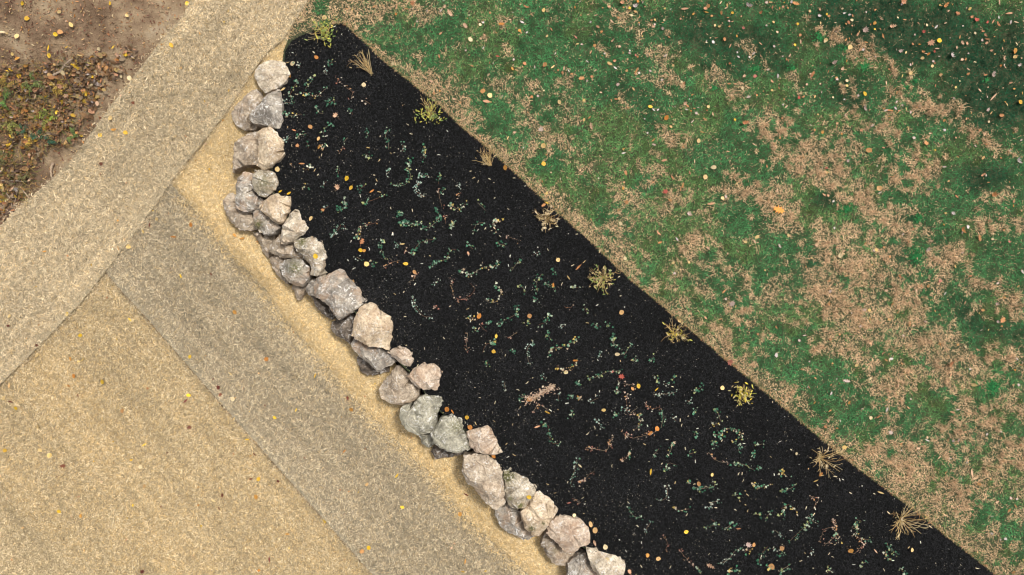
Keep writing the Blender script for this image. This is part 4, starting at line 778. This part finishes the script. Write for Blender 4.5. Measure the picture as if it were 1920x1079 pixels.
def surf(x, y):
    if rock_at(x, y) is not None: return 'a boulder'
    if inside(BED, np.array([x]), np.array([y]))[0]: return 'the mulch'
    if inside(UPPER, np.array([x]), np.array([y]))[0]: return 'the lawn'
    if inside(BLA, np.array([x]), np.array([y]))[0] or inside(BLB, np.array([x]), np.array([y]))[0] or inside(BLC, np.array([x]), np.array([y]))[0]: return 'straw'
    if x < 340: return 'the bare soil'
    return 'the golden straw'
rnd = random.Random(9)
leaves.sort(key=lambda l: (not l[3],)); small = leaves[300:]; leaves = leaves[:300]
def leaf_build(k, x, y, big, rnd):
    zr = rock_at(x, y); z = (zr + .02 if zr is not None else float(gz(x, y)[0]) + (.035 if surf(x, y) == 'the lawn' else .022))
    s = (rnd.uniform(.068, .088) if big else rnd.uniform(.036, .054)) * (1.2 if k in 'TWRD' else 1) * (.9 if k in 'YP' else 1)
    sh = rnd.choice(LSH[k]); a = rnd.uniform(0, 6.28); c = P(x, y, z)
    v, f = leaf_geo(sh, (0, 0, 0), s, a, rnd, 1.3 if k in 'TWR' else .25, .55 if k in 'TWOR' else .3); cc = np.array(rnd.choice(LCOLR[k])) * rnd.uniform(.65, 1.05)
    # stalk: a thin strip
    n0 = len(v); st = (math.sin(a) * s * .5, -math.cos(a) * s * .5); en = (st[0] * 1.9 + rnd.gauss(0, .006), st[1] * 1.9 + rnd.gauss(0, .006)); w = .0022
    v += [(st[0] - w, st[1], .004), (st[0] + w, st[1], .004), (en[0], en[1], 0)]; f += [(n0, n0 + 1, n0 + 2)]
    T = [tuple(cc * (1 if j else .85)) for j in range(n0)] + [tuple(cc * .6)] * 3
    return c, v, f, T
by = {}
for l in leaves: by.setdefault((l[0], surf(l[1], l[2])), []).append(l)
SPECIAL = {('L', 0): None}
for (k, sf), L in by.items():
    labs = rank_labels([(l[1], l[2]) for l in L], '%s leaf on %s' % (LNAME[k], sf), 'such')
    if len(L) == 1: labs = ['the only %s fallen leaf lying on %s' % (LNAME[k], sf)]
    for l, lab in zip(L, labs):
        if abs(l[1] - 1460) < 3 and abs(l[2] - 393) < 3: lab = 'large bright orange oak leaf on a tan grass patch of the lawn'; kk = 'O'
        r2 = random.Random(int(l[1] * 31 + l[2] * 17)); c, v, f, T = leaf_build(k, l[1], l[2], l[3], r2)
        if 'oak leaf on' in lab:
            v, f = leaf_geo('oak', (0, 0, 0), .17, 1.2, r2, .2, .2); T = [(.62, .25, .04)] * len(v)
        o = add_obj('fallen_leaf', np_mesh('fallen_leaf', np.array(v), np.array(f), [M['leaf']], np.array(T))); o.location = c
        tag(o, lab, 'leaf', 'fallen autumn leaves')
# the small rest, and scattered flecks of leaf, are one mass
LV, LF, LT = [], [], []
def add_litter(k, x, y, s, z):
    v, f = leaf_geo(rnd.choice(LSH[k] + ['lance']), P(x, y, z), s, rnd.uniform(0, 6.28), rnd, .35, .6); b0 = len(LV); cc = np.array(rnd.choice(LCOLR[k])) * rnd.uniform(.6, 1.1)
    LV.extend(v); LF.extend([(a + b0, b + b0, c + b0) for a, b, c in f]); LT.extend([tuple(cc)] * len(v))
for k, x, y, big in small:
    zr = rock_at(x, y); add_litter(k, x, y, rnd.uniform(.055, .08), zr + .012 if zr is not None else float(gz(x, y)[0]) + .03)
for _ in range(2600):
    x = rnd.uniform(580, 1940); y = rnd.uniform(-20, 1079)
    if inside(BED, np.array([x]), np.array([y]))[0] or not inside(UPPER, np.array([x]), np.array([y]))[0]: continue
    p = .18 + .8 * max(0, 1 - (y - .0) / 330) * min(1, (x - 600) / 500 + .3) + .25 * (x > 1500)
    if rnd.random() > p: continue
    add_litter(rnd.choice('TTTTTWWPO'), x, y, rnd.uniform(.022, .058), float(gz(x, y)[0]) + .03)
for _ in range(230):
    x = rnd.uniform(-20, 1000); y = rnd.uniform(-20, 1079)
    if surf(x, y) in ('straw', 'the golden straw'): add_litter(rnd.choice('OOTTPYD'), x, y, rnd.uniform(.018, .045), float(gz(x, y)[0]) + .02)
me = tri_mesh('scattered_leaf_bits', LV, LF, M['leaf'], LT, (0, 0, 0))
tag(add_obj('scattered_leaf_bits', me), 'small leaf scraps scattered over lawn and straw', 'leaf litter', kind='stuff')

# ------------------------------------------------------------------ wood's edge: litter, sticks, weeds
SOIL = [(-60, -60), (370, -60), (345, 30), (300, 80), (255, 140), (215, 190), (185, 232), (160, 265), (140, 295), (95, 340), (40, 385), (0, 425), (-60, 460)]
LITTER = [(-60, 130), (30, 120), (95, 110), (150, 95), (215, 85), (255, 75), (262, 95), (240, 150), (215, 175), (170, 225), (150, 290), (120, 280), (70, 310), (60, 375), (20, 410), (-60, 440)]
LV, LF, LT = [], [], []
x, y = scatter(LITTER, 1500, (-60, -60), (400, 460)); dd, _, _ = seg_dist(LITTER, x, y); dz = zlow(x, y)
for a, b, z, q in zip(x, y, dz, dd):
    if q < 45 and rnd.random() > .05 + q / 50: continue
    if vnoise(a, b, 22, 5) < .3: continue
    if a > 190 and rnd.random() < .5: continue
    r = rnd.random(); k = 'Y' if r < .03 else 'P' if r < .06 else 'O' if r < .12 else 'W' if r < .14 else 'T' if r < .28 else 'D'
    b0 = len(LV); v, f = leaf_geo(rnd.choice(['round', 'oak', 'lance', 'maple']), P(a, b, z + rnd.uniform(.01, .07)), rnd.uniform(.035, .085), rnd.uniform(0, 6.28), rnd, .5, .8)
    c = np.array(rnd.choice(LCOLR[k])) * rnd.uniform(.3, .9); c = np.array(rnd.choice([(.12, .065, .03), (.2, .11, .05), (.075, .045, .03), (.17, .12, .07)])) if k == 'D' else c
    LV += v; LF += [(p + b0, q_ + b0, s + b0) for p, q_, s in f]; LT += [tuple(c)] * len(v)
x, y = scatter(SOIL, 330, (-60, -60), (400, 460)); dz = zlow(x, y)
for a, b, z in zip(x, y, dz):
    k = rnd.choice('TTDDDPO'); b0 = len(LV); v, f = leaf_geo('lance', P(a, b, z + .025), rnd.uniform(.015, .04), rnd.uniform(0, 6.28), rnd, .5, .8)
    LV += v; LF += [(p + b0, q_ + b0, s + b0) for p, q_, s in f]; LT += [tuple(np.array(rnd.choice(LCOLR[k])) * rnd.uniform(.4, .9))] * len(v)
tag(add_obj('leaf_litter', tri_mesh('leaf_litter', LV, LF, M['leaf'], LT, (0, 0, 0))), 'thick dark leaf litter at the edge of the wood', 'leaf litter', kind='stuff')
# weedy undergrowth stalks (mass)
x, y = scatter(LITTER, 520, (-60, -60), (260, 380)); k_ = rng.random(len(x)) < smooth(210, 40, x); x = x[k_]; y = y[k_]; n = len(x)
t = mixcol([(.30, .20, .06), (.14, .16, .03), (.09, .06, .04), (.36, .24, .08), (.10, .14, .04)], np.tile([1, 1, 2.4, .7, .7], (n, 1)))
V, F, T = ribbons(x, y, zlow(x, y) + .03, rng.uniform(.06, .24, n), rng.uniform(.003, .008, n), rng.normal(.2, 1.1, n), rng.normal(0, .8, n), rng.uniform(.02, .14, n), t, 3, 1, True)
tag(add_obj('undergrowth', np_mesh('undergrowth', V, F, [M['blade']], T)), 'tangled brown and olive undergrowth at the edge of the wood', 'undergrowth', kind='stuff')
# soil clods
V_, F_ = [], []
bm = bmesh.new()
for _ in range(1400):
    x = rnd.uniform(0, 340); y = rnd.uniform(0, 420)
    if not inside(SOIL, np.array([x]), np.array([y]))[0]: continue
    c = P(x, y, float(zlow(np.array([x]), np.array([y]))[0])); s = .006 + .022 * rnd.random() ** 2
    r = bmesh.ops.create_icosphere(bm, subdivisions=1, radius=s)
    for v in r['verts']: v.co = v.co * rnd.uniform(.6, 1.25); v.co.z *= .6; v.co += c
me = bpy.data.meshes.new('soil_crumbs'); bm.to_mesh(me); bm.free(); me.materials.append(M['soil']); tag(add_obj('soil_crumbs', me), 'crumbs of brown soil on the bare ground', 'soil', kind='stuff')
# sticks
O0 = (0, 0, 2.57)
STK = [([(258, 362), (290, 345), (320, 305), (348, 285)], .018, (.33, .25, .18), 'pale forked stick lying above the leaf litter', True), ([(300, 365), (360, 372), (410, 385), (440, 400)], .008, (.28, .21, .15), 'thin curved twig right of the forked stick', False),
       ([(355, 300), (420, 275), (490, 250)], .006, (.16, .11, .08), 'thin dark twig pointing up to the right across bare soil', False), ([(255, 785), (245, 820), (250, 862)], .022, (.34, .25, .17), 'short thick stick lying upright beside the straw blanket', False),
       ([(0, 870), (60, 872), (130, 877)], .014, (.24, .19, .15), 'grey brown stick lying level at the left edge', False), ([(98, 900), (130, 945), (158, 982)], .011, (.36, .27, .19), 'pale stick slanting down right near the lower litter', False),
       ([(30, 930), (50, 965), (58, 1005)], .010, (.33, .25, .18), 'short upright stick at the far left below the litter', False), ([(65, 990), (100, 997), (145, 992)], .010, (.38, .29, .20), 'pale flat stick ending at the straw blanket edge', False),
       ([(0, 1000), (45, 1020), (90, 1050)], .013, (.36, .26, .18), 'lowest stick, slanting from the left edge into the straw', False), ([(85, 920), (78, 950), (70, 978)], .008, (.27, .2, .15), 'thin twig between the two lower sticks', False),
       ([(468, 580), (460, 605), (458, 630)], .006, (.24, .17, .12), 'tiny upright twig close to the straw blanket', False), ([(145, 265), (165, 290), (185, 318)], .005, (.14, .1, .07), 'fine dark twig on the soil above the litter', False), ([(420, 630), (450, 648)], .006, (.3, .22, .15), 'tiny slanting twig beside the blanket edge', False)]
for pts, r, c, lab, fork in STK:
    pp = [(a / 2.57, b / 2.57) for a, b in pts]; pth = path_px(pp, 2.5); zs = zlow(np.array([p[0] for p in pth]), np.array([p[1] for p in pth]))
    w = [P(p[0] + rnd.gauss(0, .35), p[1] + rnd.gauss(0, .35), zs[j] + .03 + r) for j, p in enumerate(pth)]; org = w[0].copy()
    V, F = tube_np([p - org for p in w], r, r * .5, 6)
    if fork:
        q = w[len(w) // 2] - org; v2, f2 = tube_np([q, q + Vector((.05, .0, .02)), q + Vector((.12, -.015, .03))], r * .6, r * .3, 6); o_ = len(V); V += v2; F += [tuple(a + o_ for a in f) for f in f2]
    o = add_obj('stick', np_mesh('stick', np.array(V), np.array(F), [M['bark']], np.tile(c, (len(V), 1)) * rng.uniform(.7, 1.15, (len(V), 1)))); o.location = org; tag(o, lab, 'stick', 'fallen sticks at the edge of the wood')
# weeds / ferns
WEED = [((160, 400), 50, 'g', 'light green feathery weed above the litter'), ((20, 480), 60, 'bg', 'bright green fern at the left edge'), ((60, 590), 60, 'yg', 'yellow green fern frond low on the left'), ((240, 570), 55, 'lg', 'lime green leafy weed in the middle of the litter'),
        ((110, 630), 34, 'dg', 'dark green small weed left of the litter centre'), ((190, 655), 36, 'dg', 'small teal green weed low in the litter'), ((355, 655), 36, 'g', 'small green fern beside the straw blanket'), ((30, 420), 60, 'y', 'yellow fern arching at the upper left of the litter'),
        ((300, 430), 50, 'y', 'yellow orange drooping weed at the top of the litter'), ((262, 680), 24, 'dg', 'tiny teal sprig right of the low weeds'), ((120, 845), 34, 'ol', 'olive weed at the bottom of the litter'), ((140, 685), 34, 'y', 'small yellow weed at the bottom left of the litter'), ((10, 760), 50, 'ol', 'olive tuft at the left edge below the litter')]
WC = {'g': (.12, .17, .045), 'bg': (.09, .19, .04), 'yg': (.22, .22, .05), 'lg': (.19, .25, .035), 'dg': (.03, .085, .045), 'y': (.34, .22, .04), 'ol': (.12, .11, .04)}
for (a, b), sz, ck, lab in WEED:
    x, y = a / 2.57, b / 2.57; z0 = float(zlow(np.array([x]), np.array([y]))[0]) + .02; org = P(x, y, z0)
    e = tag(empty('fern', org), lab, 'weed', 'weeds and ferns at the edge of the wood'); LV, LF, LT = [], [], []
    for j in range(7 if sz > 40 else 5):
        an = rnd.uniform(0, 6.28); L = sz / 2.57 / S * rnd.uniform(.7, 1.25); hh = rnd.uniform(.04, .12)
        pth = [Vector((math.cos(an + .3 * t) * L * t, math.sin(an + .3 * t) * L * t, hh * math.sin(t * 2.4))) for t in np.linspace(0, 1, 8)]
        V, F = tube_np(pth, .003, .0015, 3); add_obj('stem', np_mesh('stem', np.array(V), np.array(F), [M['bark']], np.tile((.2, .16, .06), (len(V), 1))), e)
        for s in range(1, 8):
            for sd in (-1, 1):
                p = pth[s]; t = 1 - s / 9; an2 = an + sd * 1.1; l = .018 + .03 * t; c = (p.x + math.cos(an2) * l * .5, p.y + math.sin(an2) * l * .5, p.z + .005)
                v, f = leaf_geo('lance', c, l, an2 - math.pi / 2, rnd, .2, .3); b0 = len(LV); cc = np.array(WC[ck]) * rnd.uniform(.35, 1.25); LV += v; LF += [(p_ + b0, q_ + b0, r_ + b0) for p_, q_, r_ in f]; LT += [tuple(cc)] * len(v)
    add_obj('fronds', tri_mesh('fronds', LV, LF, M['leaf'], LT, (0, 0, 0)), e)
